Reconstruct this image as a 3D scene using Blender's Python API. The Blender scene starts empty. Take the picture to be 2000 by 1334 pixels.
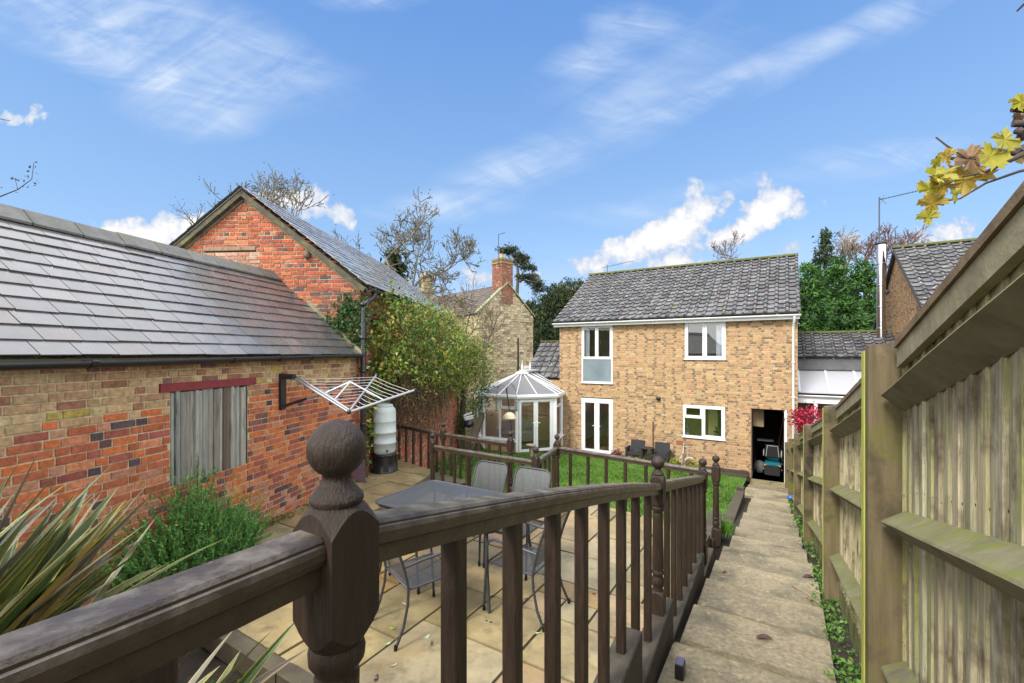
import bpy, math, random
import numpy as np
from mathutils import Vector
random.seed(7); RNG = np.random.default_rng(7)
SC = bpy.context.scene; COL = SC.collection
R = math.radians
F, HZ = 870.0, 690.0            # focal length and horizon row of the 2000 px photograph
# ---------------------------------------------------------------- camera, sky, sun, exposure
cam_d = bpy.data.cameras.new("camera"); cam = bpy.data.objects.new("camera", cam_d); COL.objects.link(cam)
cam_d.sensor_width = 36; cam_d.lens = 36*F/2000; cam_d.shift_y = (HZ-667)/2000
cam_d.clip_start = 0.02; cam_d.clip_end = 3000
cam.location = (0, 0, 0); cam.rotation_euler = (R(90), 0, 0); SC.camera = cam
SC.view_settings.view_transform = 'Standard'; SC.view_settings.look = 'None'
SC.view_settings.exposure = 1.72; SC.view_settings.gamma = 1
SUN_EL, SUN_AZ = 42, 225         # azimuth clockwise from +Y
sun_d = bpy.data.lights.new("sun", 'SUN'); sun = bpy.data.objects.new("sun", sun_d); COL.objects.link(sun)
sun_d.energy = 1.4; sun_d.angle = R(14); sun_d.color = (1, .95, .87)
sun.rotation_euler = (R(90-SUN_EL), 0, R(180-SUN_AZ)); sun.location = (0, -20, 20)

def world():
    w = bpy.data.worlds.new("World"); SC.world = w; w.use_nodes = True
    nt = w.node_tree; nt.nodes.clear(); N = nt.nodes.new; L = nt.links.new
    def math_(op, a, b=None, clamp=False):
        n = N('ShaderNodeMath'); n.operation = op; n.use_clamp = clamp
        for i, v in enumerate((a, b)):
            if v is None: continue
            if isinstance(v, (int, float)): n.inputs[i].default_value = v
            else: L(v, n.inputs[i])
        return n.outputs[0]
    out = N('ShaderNodeOutputWorld'); bg = N('ShaderNodeBackground'); L(bg.outputs[0], out.inputs[0])
    sky = N('ShaderNodeTexSky'); sky.sky_type = 'NISHITA'; sky.sun_disc = False
    sky.sun_elevation = R(SUN_EL); sky.sun_rotation = R(SUN_AZ); sky.air_density = 1.0; sky.dust_density = 0.6; sky.ozone_density = 2.5
    tc = N('ShaderNodeTexCoord'); sep = N('ShaderNodeSeparateXYZ'); L(tc.outputs['Generated'], sep.inputs[0])
    x, y, z = sep.outputs
    yy = math_('MAXIMUM', y, 0.12)
    u = math_('DIVIDE', x, yy); v = math_('DIVIDE', z, yy)
    cmb = N('ShaderNodeCombineXYZ'); L(u, cmb.inputs[0]); L(v, cmb.inputs[1]); uv = cmb.outputs[0]
    def noise(scale, detail, rough, stretch=None, rot=0, vec=uv, dist=0):
        n = N('ShaderNodeTexNoise'); n.inputs['Scale'].default_value = scale; n.inputs['Detail'].default_value = detail
        n.inputs['Roughness'].default_value = rough; n.inputs['Distortion'].default_value = dist
        if stretch:
            m = N('ShaderNodeMapping'); m.vector_type = 'TEXTURE'; m.inputs['Rotation'].default_value[2] = R(rot)
            m.inputs['Scale'].default_value = (stretch[0], stretch[1], 1); L(vec, m.inputs[0]); vec = m.outputs[0]
        L(vec, n.inputs['Vector']); return n.outputs[0]
    def blobs(lst, grow=1.0):
        tot = None
        for px, py, rx, ry, rot, amp in lst:
            m = N('ShaderNodeMapping'); m.vector_type = 'TEXTURE'
            m.inputs['Location'].default_value = ((px-1000)/F, (HZ-py)/F, 0)
            m.inputs['Rotation'].default_value[2] = R(rot); m.inputs['Scale'].default_value = (rx*grow/F, ry*grow/F, 1)
            L(uv, m.inputs[0]); ln = N('ShaderNodeVectorMath'); ln.operation = 'LENGTH'; L(m.outputs[0], ln.inputs[0])
            mr = N('ShaderNodeMapRange'); mr.interpolation_type = 'SMOOTHSTEP'
            mr.inputs['From Min'].default_value = 1; mr.inputs['From Max'].default_value = 0
            mr.inputs['To Min'].default_value = 0; mr.inputs['To Max'].default_value = amp
            L(ln.outputs[1], mr.inputs['Value']); o = mr.outputs[0]
            tot = o if tot is None else math_('ADD', tot, o)
        return tot
    cum = blobs([(1372, 398, 62, 46, 0, 1), (1340, 440, 90, 40, 15, 1), (1285, 465, 85, 34, 8, 1), (1225, 482, 70, 28, 8, .95), (1150, 506, 78, 30, 0, .95),
                 (1525, 390, 80, 52, 0, 1.05), (1490, 425, 70, 40, 20, 1), (1440, 455, 70, 28, 15, .9), (1320, 506, 74, 28, 0, .95), (1400, 470, 90, 24, 10, .55), (1250, 520, 150, 20, 0, .5),
                 (310, 458, 110, 50, 0, 1), (222, 452, 56, 36, 0, .95), (385, 440, 55, 38, 0, .9), (270, 480, 120, 34, 0, .7),
                 (610, 402, 84, 44, 0, 1), (525, 386, 56, 28, 0, .9), (680, 422, 50, 30, 0, .75), (62, 228, 76, 24, 0, .95),
                 (1865, 455, 84, 44, 0, 1), (1780, 476, 66, 32, 0, .95), (1672, 470, 46, 22, 0, .8), (1530, 490, 34, 26, 0, .75),
                 (925, 535, 80, 26, 0, .8), (1040, 545, 70, 22, 0, .65)], 1.42)
    def billow(sc):
        w_ = N('ShaderNodeTexNoise'); w_.inputs['Scale'].default_value = sc*.8; w_.inputs['Detail'].default_value = 3; L(uv, w_.inputs['Vector'])
        ws = N('ShaderNodeVectorMath'); ws.operation = 'SCALE'; L(w_.outputs[1], ws.inputs[0]); ws.inputs['Scale'].default_value = .9/sc
        wa = N('ShaderNodeVectorMath'); L(uv, wa.inputs[0]); L(ws.outputs[0], wa.inputs[1])
        v_ = N('ShaderNodeTexVoronoi'); v_.feature = 'F1'; v_.inputs['Scale'].default_value = sc; v_.inputs['Detail'].default_value = 2.5; v_.inputs['Roughness'].default_value = .55; L(wa.outputs[0], v_.inputs['Vector'])
        return v_.outputs['Distance']
    nz = billow(16); nz2 = noise(60, 7, .6); nz3 = noise(9, 4, .5)
    d = math_('ADD', cum, math_('MULTIPLY', math_('SUBTRACT', .60, nz), 1.1))
    d = math_('ADD', d, math_('MULTIPLY', math_('SUBTRACT', nz3, .5), .9))
    d = math_('ADD', d, math_('MULTIPLY', math_('SUBTRACT', nz2, .5), .55))
    mr = N('ShaderNodeMapRange'); mr.interpolation_type = 'SMOOTHSTEP'; mr.inputs['From Min'].default_value = .04; mr.inputs['From Max'].default_value = .36
    L(d, mr.inputs['Value']); cumd = math_('MULTIPLY', mr.outputs[0], math_('MINIMUM', math_('MULTIPLY', cum, 5), 1))
    wisp = blobs([(240, 40, 460, 130, -12, .9), (260, 130, 360, 60, -14, .8), (330, 190, 220, 80, -10, .5), (1230, 40, 130, 60, 0, .55), (1145, 115, 110, 50, 10, .6), (720, 0, 160, 40, 0, .7),
                  (1690, 318, 330, 60, 8, .75), (980, 335, 240, 70, 18, .65), (1180, 255, 280, 90, 22, .5), (1450, 150, 280, 40, 27, .55), (1640, 75, 300, 40, 32, .55), (1800, 10, 200, 50, 35, .5),
                  (850, 405, 240, 45, 4, .6), (400, 240, 180, 60, 0, .5), (1390, 368, 240, 30, 8, .5), (1240, 420, 240, 36, 0, .5), (560, 150, 240, 110, -10, .4), (1250, 140, 420, 160, 25, .3),
                  (150, 560, 800, 160, 0, .3), (1300, 560, 900, 180, 0, .35)])
    wn = noise(4, 7, .62, (1.9, .55), 22, dist=1.2); wn2 = noise(6, 8, .62, (2.2, .55), -14, dist=1.4)
    wr = N('ShaderNodeMapRange'); wr.interpolation_type = 'SMOOTHSTEP'; wr.inputs['From Min'].default_value = .36; wr.inputs['From Max'].default_value = .72; L(math_('ADD', math_('MULTIPLY', wn, .5), math_('MULTIPLY', wn2, .5)), wr.inputs['Value'])
    wm = math_('MULTIPLY', wisp, math_('ADD', .16, math_('MULTIPLY', wr.outputs[0], 1.0)))
    mr2 = N('ShaderNodeMapRange'); mr2.inputs['From Min'].default_value = .03; mr2.inputs['From Max'].default_value = .85
    L(wm, mr2.inputs['Value']); wd = math_('MULTIPLY', mr2.outputs[0], .95)
    # added soft light out of view: bank behind the photographer, beside and overhead
    n3 = noise(2.2, 5, .55, vec=tc.outputs['Generated'])
    back = N('ShaderNodeMapRange'); back.interpolation_type = 'SMOOTHSTEP'; back.inputs['From Min'].default_value = .12; back.inputs['From Max'].default_value = -.35
    L(y, back.inputs['Value'])
    top = N('ShaderNodeMapRange'); top.interpolation_type = 'SMOOTHSTEP'; top.inputs['From Min'].default_value = .635; top.inputs['From Max'].default_value = .72
    L(z, top.inputs['Value'])
    sd_ = N('ShaderNodeMapRange'); sd_.interpolation_type = 'SMOOTHSTEP'; sd_.inputs['From Min'].default_value = .78; sd_.inputs['From Max'].default_value = .92; L(math_('ABSOLUTE', x), sd_.inputs['Value'])
    sky_fill = math_('MULTIPLY', math_('MAXIMUM', math_('MAXIMUM', back.outputs[0], sd_.outputs[0]), top.outputs[0]), math_('ADD', .45, math_('MULTIPLY', n3, .75)), True)
    ramp = N('ShaderNodeValToRGB'); L(z, ramp.inputs[0]); e = ramp.color_ramp.elements
    e[0].position = 0; e[1].position = 1; e[0].color = SKY_C[0]; e[1].color = SKY_C[3]
    for p_, c_ in ((.22, SKY_C[1]), (.60, SKY_C[2])): q_ = e.new(p_); q_.color = c_
    rs_ = N('ShaderNodeVectorMath'); rs_.operation = 'SCALE'; L(ramp.outputs[0], rs_.inputs[0]); rs_.inputs['Scale'].default_value = 1/(SKY_STR*2**SC.view_settings.exposure)
    skc = N('ShaderNodeMix'); skc.data_type = 'RGBA'; skc.inputs[0].default_value = .85
    L(sky.outputs[0], skc.inputs[6]); L(rs_.outputs[0], skc.inputs[7])
    def mix(fac, a, colr):
        m = N('ShaderNodeMix'); m.data_type = 'RGBA'; L(fac, m.inputs[0]); L(a, m.inputs[6])
        if isinstance(colr, tuple): m.inputs[7].default_value = colr
        else: L(colr, m.inputs[7])
        return m.outputs[2]
    c = mix(wd, skc.outputs[2], CIRRUS)
    shade = N('ShaderNodeMapRange'); shade.inputs['From Min'].default_value = .25; shade.inputs['From Max'].default_value = 1.0
    L(math_('ADD', d, math_('MULTIPLY', math_('SUBTRACT', nz2, .5), .9)), shade.inputs['Value'])
    cc = N('ShaderNodeMix'); cc.data_type = 'RGBA'; L(shade.outputs[0], cc.inputs[0]); cc.inputs[6].default_value = CUM_LO; cc.inputs[7].default_value = CUM_HI
    c = mix(math_('MULTIPLY', cumd, .95), c, cc.outputs[2])
    c = mix(sky_fill, c, SKY_FILL)
    L(c, bg.inputs[0]); bg.inputs[1].default_value = SKY_STR
SKY_STR = .1
SKY_C = ((.44, .60, .86, 1), (.31, .53, .87, 1), (.15, .345, .77, 1), (.10, .26, .68, 1))
CIRRUS = (2.2, 2.55, 3.1, 1); CUM_LO = (1.75, 2.1, 2.7, 1); CUM_HI = (3.25, 3.15, 3.1, 1); SKY_FILL = (9.0, 8.9, 8.9, 1)
world()

# ---------------------------------------------------------------- frames of reference
TH = R(31.5); r_ = np.array((math.cos(TH), -math.sin(TH), 0)); n_ = np.array((math.sin(TH), math.cos(TH), 0)); Zv = np.array((0, 0, 1.))
PH = R(12); rb = np.array((math.cos(PH), -math.sin(PH), 0)); nb = np.array((math.sin(PH), math.cos(PH), 0))
BH = R(4.5); r2 = np.array((math.cos(BH), -math.sin(BH), 0)); n2 = np.array((math.sin(BH), math.cos(BH), 0))
def G(lat, s, z=0): return r_*lat + n_*s + Zv*z          # garden / house frame
def B(lat, s, z=0): return rb*lat + nb*s + Zv*z          # small barn frame
def pt(px, py, d): return np.array(((px-1000)/F*d, d, (HZ-py)/F*d))
PATIO = -2.27

# ---------------------------------------------------------------- mesh helper
class MB:
    def __init__(s): s.v = []; s.f = []; s.c = []; s.n = 0; s.sm = []
    def add(s, vs, fs, col=(1, 1, 1), smooth=False):
        b = s.n; s.v += [tuple(map(float, p)) for p in vs]; s.n += len(vs)
        for f in fs: s.f.append([b+i for i in f]); s.c.append(col); s.sm.append(smooth)
    def quad(s, a, b, c, d, col=(1, 1, 1)): s.add((a, b, c, d), ((0, 1, 2, 3),), col)
    def box(s, o, a, b, c, col=(1, 1, 1)):   # corner o and three edge vectors
        o, a, b, c = map(np.asarray, (o, a, b, c))
        if np.dot(np.cross(a, b), c) < 0: a, b = b, a
        p = [o, o+a, o+a+b, o+b, o+c, o+a+c, o+a+b+c, o+b+c]
        s.add(p, ((0, 3, 2, 1), (4, 5, 6, 7), (0, 1, 5, 4), (1, 2, 6, 5), (2, 3, 7, 6), (3, 0, 4, 7)), col)
    def cbox(s, o, a, b, c, ch=.005, col=(1, 1, 1)):   # box with chamfered edges along its longest axis c
        o, a, b, c = [np.asarray(q, float) for q in (o, a, b, c)]
        if np.dot(np.cross(a, b), c) < 0: a, b = b, a
        la, lb = np.linalg.norm(a), np.linalg.norm(b); ua, ub = a/la, b/lb
        pr = [ua*ch, a-ua*ch, a+ub*ch, a+b-ub*ch, a+b-ua*ch, b+ua*ch, b-ub*ch, ub*ch]
        k = len(pr); s.add([o+p for p in pr]+[o+c+p for p in pr], [tuple(range(k))[::-1], tuple(range(k, 2*k))]+[(i, (i+1) % k, k+(i+1) % k, k+i) for i in range(k)], col)
    def tube(s, pts, rad, seg=8, col=(1, 1, 1), cap=True):
        pts = [np.asarray(p, float) for p in pts]; m = len(pts)
        rs = rad if hasattr(rad, '__len__') else [rad]*m
        t0 = pts[1]-pts[0]; t0 = t0/(np.linalg.norm(t0)+1e-9)
        up = np.array((0, 0, 1.)) if abs(t0[2]) < .9 else np.array((1., 0, 0))
        a = np.cross(t0, up); a /= np.linalg.norm(a); V = []
        for i in range(m):
            t = pts[min(i+1, m-1)]-pts[max(i-1, 0)]; t = t/(np.linalg.norm(t)+1e-9)
            a = a-t*np.dot(a, t); a /= (np.linalg.norm(a)+1e-9); b = np.cross(t, a)
            for k in range(seg):
                th = 2*math.pi*k/seg; V.append(pts[i]+(a*math.cos(th)+b*math.sin(th))*rs[i])
        fs = [(i*seg+k, i*seg+(k+1) % seg, (i+1)*seg+(k+1) % seg, (i+1)*seg+k) for i in range(m-1) for k in range(seg)]
        s.add(V, fs, col, True)
        if cap: s.add(V[:seg], (tuple(range(seg))[::-1],), col); s.add(V[-seg:], (tuple(range(seg)),), col)
    def lathe(s, o, prof, seg=24, col=(1, 1, 1), smooth=True):   # prof: (radius, z)
        o = np.asarray(o, float); V = []
        for rr, z in prof:
            for k in range(seg):
                th = 2*math.pi*k/seg; V.append(o+np.array((rr*math.cos(th), rr*math.sin(th), z)))
        m = len(prof)
        s.add(V, [(i*seg+k, i*seg+(k+1) % seg, (i+1)*seg+(k+1) % seg, (i+1)*seg+k) for i in range(m-1) for k in range(seg)], col, smooth)
        s.add(V[:seg], (tuple(range(seg))[::-1],), col); s.add(V[-seg:], (tuple(range(seg)),), col)
    def extrude(s, prof, p0, p1, ax, ay, col=(1, 1, 1), smooth=False):  # closed 2-D profile swept from p0 to p1
        p0, p1, ax, ay = map(np.asarray, (p0, p1, ax, ay)); k = len(prof)
        A = [p0+ax*x+ay*y for x, y in prof]; C = [p1+ax*x+ay*y for x, y in prof]
        s.add(A+C, [(i, (i+1) % k, k+(i+1) % k, k+i) for i in range(k)], col, smooth)
        s.add(A, (tuple(range(k))[::-1],), col); s.add(C, (tuple(range(k)),), col)
    def leaves(s, C, size, cols, norm=None, spread=1.0, aspect=.55, fold=.25, d=None):
        # a folded four-point leaf on each centre; arrays
        n = len(C); C = np.asarray(C, float)
        if d is None:
            d = RNG.normal(size=(n, 3))
        d = d/np.linalg.norm(d, axis=1, keepdims=True)
        nn = RNG.normal(size=(n, 3))*spread
        if norm is not None: nn = nn+np.asarray(norm)
        b = np.cross(nn, d); b /= (np.linalg.norm(b, axis=1, keepdims=True)+1e-9); m = np.cross(d, b)
        sz = np.asarray(size).reshape(-1, 1)*np.ones((n, 1)); 
        base = C-d*sz*.5; tip = C+d*sz*.5; w = sz*aspect*.5
        l = C-d*sz*.08+b*w+m*w*fold; rr = C-d*sz*.08-b*w+m*w*fold
        V = np.stack([base, l, tip, rr], 1).reshape(-1, 3)
        b0 = s.n; s.v += V.tolist(); s.n += 4*n
        s.f += (np.arange(n)[:, None]*4+np.array([[0, 1, 2, 3]])+b0).tolist()
        cols = np.asarray(cols); s.c += [tuple(c) for c in (cols if cols.ndim == 2 else np.tile(cols, (n, 1)))]; s.sm += [False]*n
    def build(s, name, mat, parent=None, local=False):
        me = bpy.data.meshes.new(name); o0 = np.zeros(3)
        root = parent
        while root is not None and root.parent is not None: root = root.parent
        if root is not None and not local: o0 = np.array(root.location)
        V = np.array(s.v)-o0
        me.from_pydata(V.tolist(), [], s.f)
        ca = me.color_attributes.new('Col', 'FLOAT_COLOR', 'CORNER')
        cnt = np.array([len(f) for f in s.f]); cc = np.ones((len(s.f), 4), np.float32); cc[:, :3] = np.array([c[:3] for c in s.c])
        ca.data.foreach_set('color', np.repeat(cc, cnt, axis=0).ravel())
        me.polygons.foreach_set('use_smooth', s.sm); me.materials.append(mat); me.update()
        o = bpy.data.objects.new(name, me); COL.objects.link(o)
        if parent is not None: o.parent = parent
        return o

def tag(o, label=None, cat=None, group=None, kind=None):
    if label: o['label'] = label
    if cat: o['category'] = cat
    if group: o['group'] = group
    if kind: o['kind'] = kind
    return o
def thing(name, label, cat, loc=(0, 0, 0), group=None):
    o = bpy.data.objects.new(name, None); COL.objects.link(o); o.location = [float(c) for c in loc]; o.empty_display_size = .1
    return tag(o, label, cat, group)
def copy_tree(o, parent=None):
    c = o.copy(); COL.objects.link(c); c.parent = parent
    for ch in list(o.children): copy_tree(ch, c)
    return c

# ---------------------------------------------------------------- materials
def mat(name, col=(1, 1, 1), rough=.6, var=.0, vscale=4, stretch=(1, 1, 1), bump=.0, bscale=40, bstretch=None, c2=None, c2s=3, c2lo=.5, c2hi=.7, c2st=None, c3=None, c3s=8, c3lo=.6, c3hi=.66,
        metal=0, spec=.5, rvar=0, alpha=None, trans=0, bdist=.01, up2=False, coat=0, streak=None):
    m = bpy.data.materials.new(name); m.use_nodes = True; nt = m.node_tree; N = nt.nodes.new; L = nt.links.new
    p = nt.nodes['Principled BSDF']; p.inputs['Roughness'].default_value = rough; p.inputs['Metallic'].default_value = metal
    p.inputs['Specular IOR Level'].default_value = spec
    if coat: p.inputs['Coat Weight'].default_value = coat; p.inputs['Coat Roughness'].default_value = .09; p.inputs['Coat IOR'].default_value = 1.75
    at = N('ShaderNodeAttribute'); at.attribute_name = 'Col'; tc = N('ShaderNodeTexCoord')
    def mapped(st):
        if st is None or tuple(st) == (1, 1, 1): return tc.outputs['Object']
        mp = N('ShaderNodeMapping'); mp.inputs['Scale'].default_value = st; L(tc.outputs['Object'], mp.inputs[0]); return mp.outputs[0]
    def noise(sc, st=None, det=5, ro=.6):
        n = N('ShaderNodeTexNoise'); n.inputs['Scale'].default_value = sc; n.inputs['Detail'].default_value = det; n.inputs['Roughness'].default_value = ro
        L(mapped(st), n.inputs['Vector']); return n.outputs[0]
    def rng(v, a, b, c=0, d=1):
        q = N('ShaderNodeMapRange'); q.inputs['From Min'].default_value = a; q.inputs['From Max'].default_value = b
        q.inputs['To Min'].default_value = c; q.inputs['To Max'].default_value = d; L(v, q.inputs['Value']); return q.outputs[0]
    mx = N('ShaderNodeMix'); mx.data_type = 'RGBA'; mx.blend_type = 'MULTIPLY'; mx.inputs[0].default_value = 1
    L(at.outputs['Color'], mx.inputs[6]); mx.inputs[7].default_value = (*col, 1); c = mx.outputs[2]
    if var:
        v = rng(noise(vscale, stretch), .25, .75, 1-var, 1+var)
        q = N('ShaderNodeVectorMath'); q.operation = 'SCALE'; L(c, q.inputs[0]); L(v, q.inputs['Scale']); c = q.outputs[0]
    for cc, cs, lo, hi, st in ((c2, c2s, c2lo, c2hi, c2st), (c3, c3s, c3lo, c3hi, None)):
        if cc is None: continue
        f = rng(noise(cs, st, 6, .65), lo, hi)
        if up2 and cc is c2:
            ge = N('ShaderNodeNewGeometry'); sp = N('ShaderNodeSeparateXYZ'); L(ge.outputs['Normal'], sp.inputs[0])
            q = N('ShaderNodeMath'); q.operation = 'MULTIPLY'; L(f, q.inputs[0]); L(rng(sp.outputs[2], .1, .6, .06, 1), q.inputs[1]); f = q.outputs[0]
        q = N('ShaderNodeMix'); q.data_type = 'RGBA'; L(f, q.inputs[0]); L(c, q.inputs[6]); q.inputs[7].default_value = (*cc, 1); c = q.outputs[2]
    L(c, p.inputs['Base Color'])
    if rvar:
        L(rng(noise(vscale*1.7, stretch), .3, .7, max(0, rough-rvar), min(1, rough+rvar)), p.inputs['Roughness'])
    if bump:
        b = N('ShaderNodeBump'); b.inputs['Strength'].default_value = bump; b.inputs['Distance'].default_value = bdist
        L(noise(bscale, bstretch or stretch, 6, .65), b.inputs['Height']); L(b.outputs[0], p.inputs['Normal'])
    if trans:
        t = N('ShaderNodeBsdfTranslucent'); L(c, t.inputs[0]); ms = N('ShaderNodeMixShader'); ms.inputs[0].default_value = trans
        L(p.outputs[0], ms.inputs[1]); L(t.outputs[0], ms.inputs[2]); L(ms.outputs[0], nt.nodes['Material Output'].inputs[0])
    if alpha is not None:
        t = N('ShaderNodeBsdfTransparent'); ms = N('ShaderNodeMixShader')
        if isinstance(alpha, (int, float)): ms.inputs[0].default_value = alpha
        else:      # woven metal mesh: ('mesh', cells per metre, wire share)
            _, k, wsh = alpha; sp = N('ShaderNodeSeparateXYZ'); L(tc.outputs['UV'], sp.inputs[0]); o = None
            for ax in (0, 1):
                q = N('ShaderNodeMath'); q.operation = 'MULTIPLY'; L(sp.outputs[ax], q.inputs[0]); q.inputs[1].default_value = k
                fr = N('ShaderNodeMath'); fr.operation = 'FRACT'; L(q.outputs[0], fr.inputs[0])
                lt = N('ShaderNodeMath'); lt.operation = 'LESS_THAN'; L(fr.outputs[0], lt.inputs[0]); lt.inputs[1].default_value = wsh
                if o is None: o = lt.outputs[0]
                else:
                    mm = N('ShaderNodeMath'); mm.operation = 'MAXIMUM'; L(o, mm.inputs[0]); L(lt.outputs[0], mm.inputs[1]); o = mm.outputs[0]
            L(o, ms.inputs[0])
        L(t.outputs[0], ms.inputs[1]); L(p.outputs[0], ms.inputs[2]); L(ms.outputs[0], nt.nodes['Material Output'].inputs[0])
    return m
def glass(name, tint=(.8, .85, .85), refl=.12):
    m = bpy.data.materials.new(name); m.use_nodes = True; nt = m.node_tree; nt.nodes.clear(); N = nt.nodes.new; L = nt.links.new
    o = N('ShaderNodeOutputMaterial'); t = N('ShaderNodeBsdfTransparent'); t.inputs[0].default_value = (*tint, 1)
    g = N('ShaderNodeBsdfGlossy'); g.inputs['Roughness'].default_value = .01; g.inputs[0].default_value = (1, 1, 1, 1)
    fr = N('ShaderNodeFresnel'); fr.inputs[0].default_value = 1.5; mm = N('ShaderNodeMath'); mm.operation = 'ADD'; mm.inputs[1].default_value = refl*.4; L(fr.outputs[0], mm.inputs[0])
    ms = N('ShaderNodeMixShader'); L(mm.outputs[0], ms.inputs[0]); L(t.outputs[0], ms.inputs[1]); L(g.outputs[0], ms.inputs[2]); L(ms.outputs[0], o.inputs[0])
    return m
M = {}
M['brick'] = mat('brick', rough=.85, var=.42, vscale=26, bump=.8, bscale=70, c2=(.30, .27, .17), c2s=5, c2lo=.66, c2hi=.86, spec=.25)
M['housebrick'] = mat('house_brick', rough=.9, var=.2, vscale=14, bump=.5, bscale=60, spec=.2, c2=(.14, .10, .06), c2s=1.1, c2lo=.60, c2hi=.95, c2st=(1.6, 1.6, .5), c3=(.46, .36, .24), c3s=3, c3lo=.66, c3hi=.86)
M['stone'] = mat('rubble_stone', rough=.95, var=.3, vscale=9, bump=.6, bscale=20, spec=.2)
M['slate'] = mat('wet_slate', rough=.3, var=.16, vscale=7, bump=.16, bscale=26, bdist=.004, spec=.8, rvar=.05, coat=.45)
M['ridge'] = mat('ridge_clay', col=(.10, .10, .095), rough=.6, var=.3, vscale=8, bump=.4, bscale=40, c2=(.12, .13, .03), c2s=6, c2lo=.56, c2hi=.7)
M['tile'] = mat('concrete_tile', rough=.62, var=.25, vscale=10, bump=.3, bscale=60, c2=(.40, .40, .36), c2s=8, c2lo=.60, c2hi=.66, c3=(.12, .14, .025), c3s=2.2, c3lo=.62, c3hi=.76, spec=.4)
M['moss'] = mat('moss', col=(.082, .09, .024), rough=1, var=.5, vscale=14, bump=1, bscale=40, bdist=.03)
M['upvc'] = mat('white_plastic', col=(.64, .65, .66), rough=.35, var=.05, vscale=3)
M['black'] = mat('black_plastic', col=(.014, .014, .016), rough=.35, var=.2, vscale=6)
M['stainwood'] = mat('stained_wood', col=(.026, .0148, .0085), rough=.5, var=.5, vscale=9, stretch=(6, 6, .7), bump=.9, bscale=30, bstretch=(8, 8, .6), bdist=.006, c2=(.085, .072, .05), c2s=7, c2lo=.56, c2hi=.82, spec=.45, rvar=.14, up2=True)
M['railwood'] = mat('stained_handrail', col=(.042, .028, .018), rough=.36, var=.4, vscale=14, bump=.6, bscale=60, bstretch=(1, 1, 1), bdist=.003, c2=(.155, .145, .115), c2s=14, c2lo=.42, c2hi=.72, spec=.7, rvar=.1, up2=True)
M['fence'] = mat('weathered_fence', rough=.85, var=.6, vscale=5.0, stretch=(12, 12, .6), bump=1, bscale=22, bstretch=(8, 8, .9), bdist=.009, c2=(.29, .31, .07), c2s=3.2, c2lo=.52, c2hi=.70, c2st=(6, 6, .5), c3=(.13, .098, .06), c3s=3.6, c3lo=.50, c3hi=.66, spec=.25)
M['fencerail'] = mat('mossy_rail', rough=.9, var=.35, vscale=8, bump=.8, bscale=26, bdist=.006, c2=(.165, .185, .04), c2s=9, c2lo=.40, c2hi=.66, up2=True, spec=.25)
M['fencepost'] = mat('fence_post', rough=.85, var=.35, vscale=4, stretch=(6, 6, .6), bump=.6, bscale=20, bstretch=(8, 8, .8), bdist=.005, c2=(.12, .125, .03), c2s=3.2, c2lo=.50, c2hi=.70, c3=(.04, .034, .024), c3s=2.4, c3lo=.50, c3hi=.66, spec=.25)
M['greywood'] = mat('grey_boards', rough=.8, var=.3, vscale=5, stretch=(8, 8, .6), bump=.5, bscale=20, bstretch=(8, 8, .6), c2=(.06, .055, .045), c2s=3, c2lo=.56, c2hi=.72, c2st=(5, 5, .6))
M['sleeper'] = mat('timber_sleeper', col=(.052, .042, .029), rough=.75, var=.35, vscale=6, bump=.6, bscale=24, bdist=.006, c2=(.085, .082, .05), c2s=5, c2lo=.5, c2hi=.74, up2=True)
M['flag'] = mat('sandstone_flag', col=(.84, .765, .62), rough=.40, var=.36, vscale=3.2, bump=.45, bscale=20, bdist=.01, c2=(.29, .20, .07), c2s=2.0, c2lo=.54, c2hi=.76, c3=(.11, .10, .06), c3s=4.5, c3lo=.52, c3hi=.74, spec=.45, rvar=.12)
M['joint'] = mat('patio_joint', col=(.055, .048, .03), rough=.95, var=.4, vscale=9, c2=(.05, .075, .015), c2s=4, c2lo=.55, c2hi=.7)
M['concrete'] = mat('step_concrete', col=(.255, .215, .14), rough=.68, var=.4, vscale=30, bump=.8, bscale=90, bdist=.008, c2=(.12, .11, .08), c2s=2.6, c2lo=.46, c2hi=.68, c3=(.40, .34, .22), c3s=16, c3lo=.57, c3hi=.70, spec=.3)
M['soil'] = mat('soil', col=(.028, .019, .013), rough=.95, var=.5, vscale=14, bump=1, bscale=30, bdist=.03, c2=(.05, .08, .015), c2s=5, c2lo=.56, c2hi=.7)
M['lawn'] = mat('lawn_ground', col=(.075, .17, .016), rough=.9, var=.35, vscale=5, bump=.8, bscale=60, bdist=.03)
M['grass'] = mat('grass_blade', rough=.6, trans=.35, spec=.3)
M['leaf'] = mat('leaf', rough=.5, trans=.3, spec=.4)
M['needle'] = mat('needle', rough=.65, trans=.15, spec=.3)
M['bark'] = mat('bark', rough=.9, var=.35, vscale=10, bump=.6, bscale=30)
M['metal'] = mat('grey_metal', col=(.055, .058, .064), rough=.45, metal=.4, var=.1)
M['mesh'] = mat('wire_mesh', col=(.07, .073, .08), rough=.45, metal=.4, alpha=('mesh', 110, .50))
M['tablemesh'] = mat('table_mesh', col=(.075, .08, .09), rough=.4, metal=.4, alpha=('mesh', 110, .66))
M['alu'] = mat('aluminium', col=(.33, .34, .36), rough=.35, metal=.5)
M['cord'] = mat('white_line', col=(.5, .5, .5), rough=.6)
M['steel'] = mat('stainless', col=(.50, .50, .51), rough=.18, metal=1, var=.25, vscale=3, stretch=(6, 6, .4))
M['copper'] = mat('brown_pipe', col=(.12, .05, .03), rough=.5)
M['butt'] = mat('butt_plastic', col=(.44, .50, .48), rough=.5, var=.1, vscale=5, c2=(.20, .24, .17), c2s=5, c2lo=.6, c2hi=.8)
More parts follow.
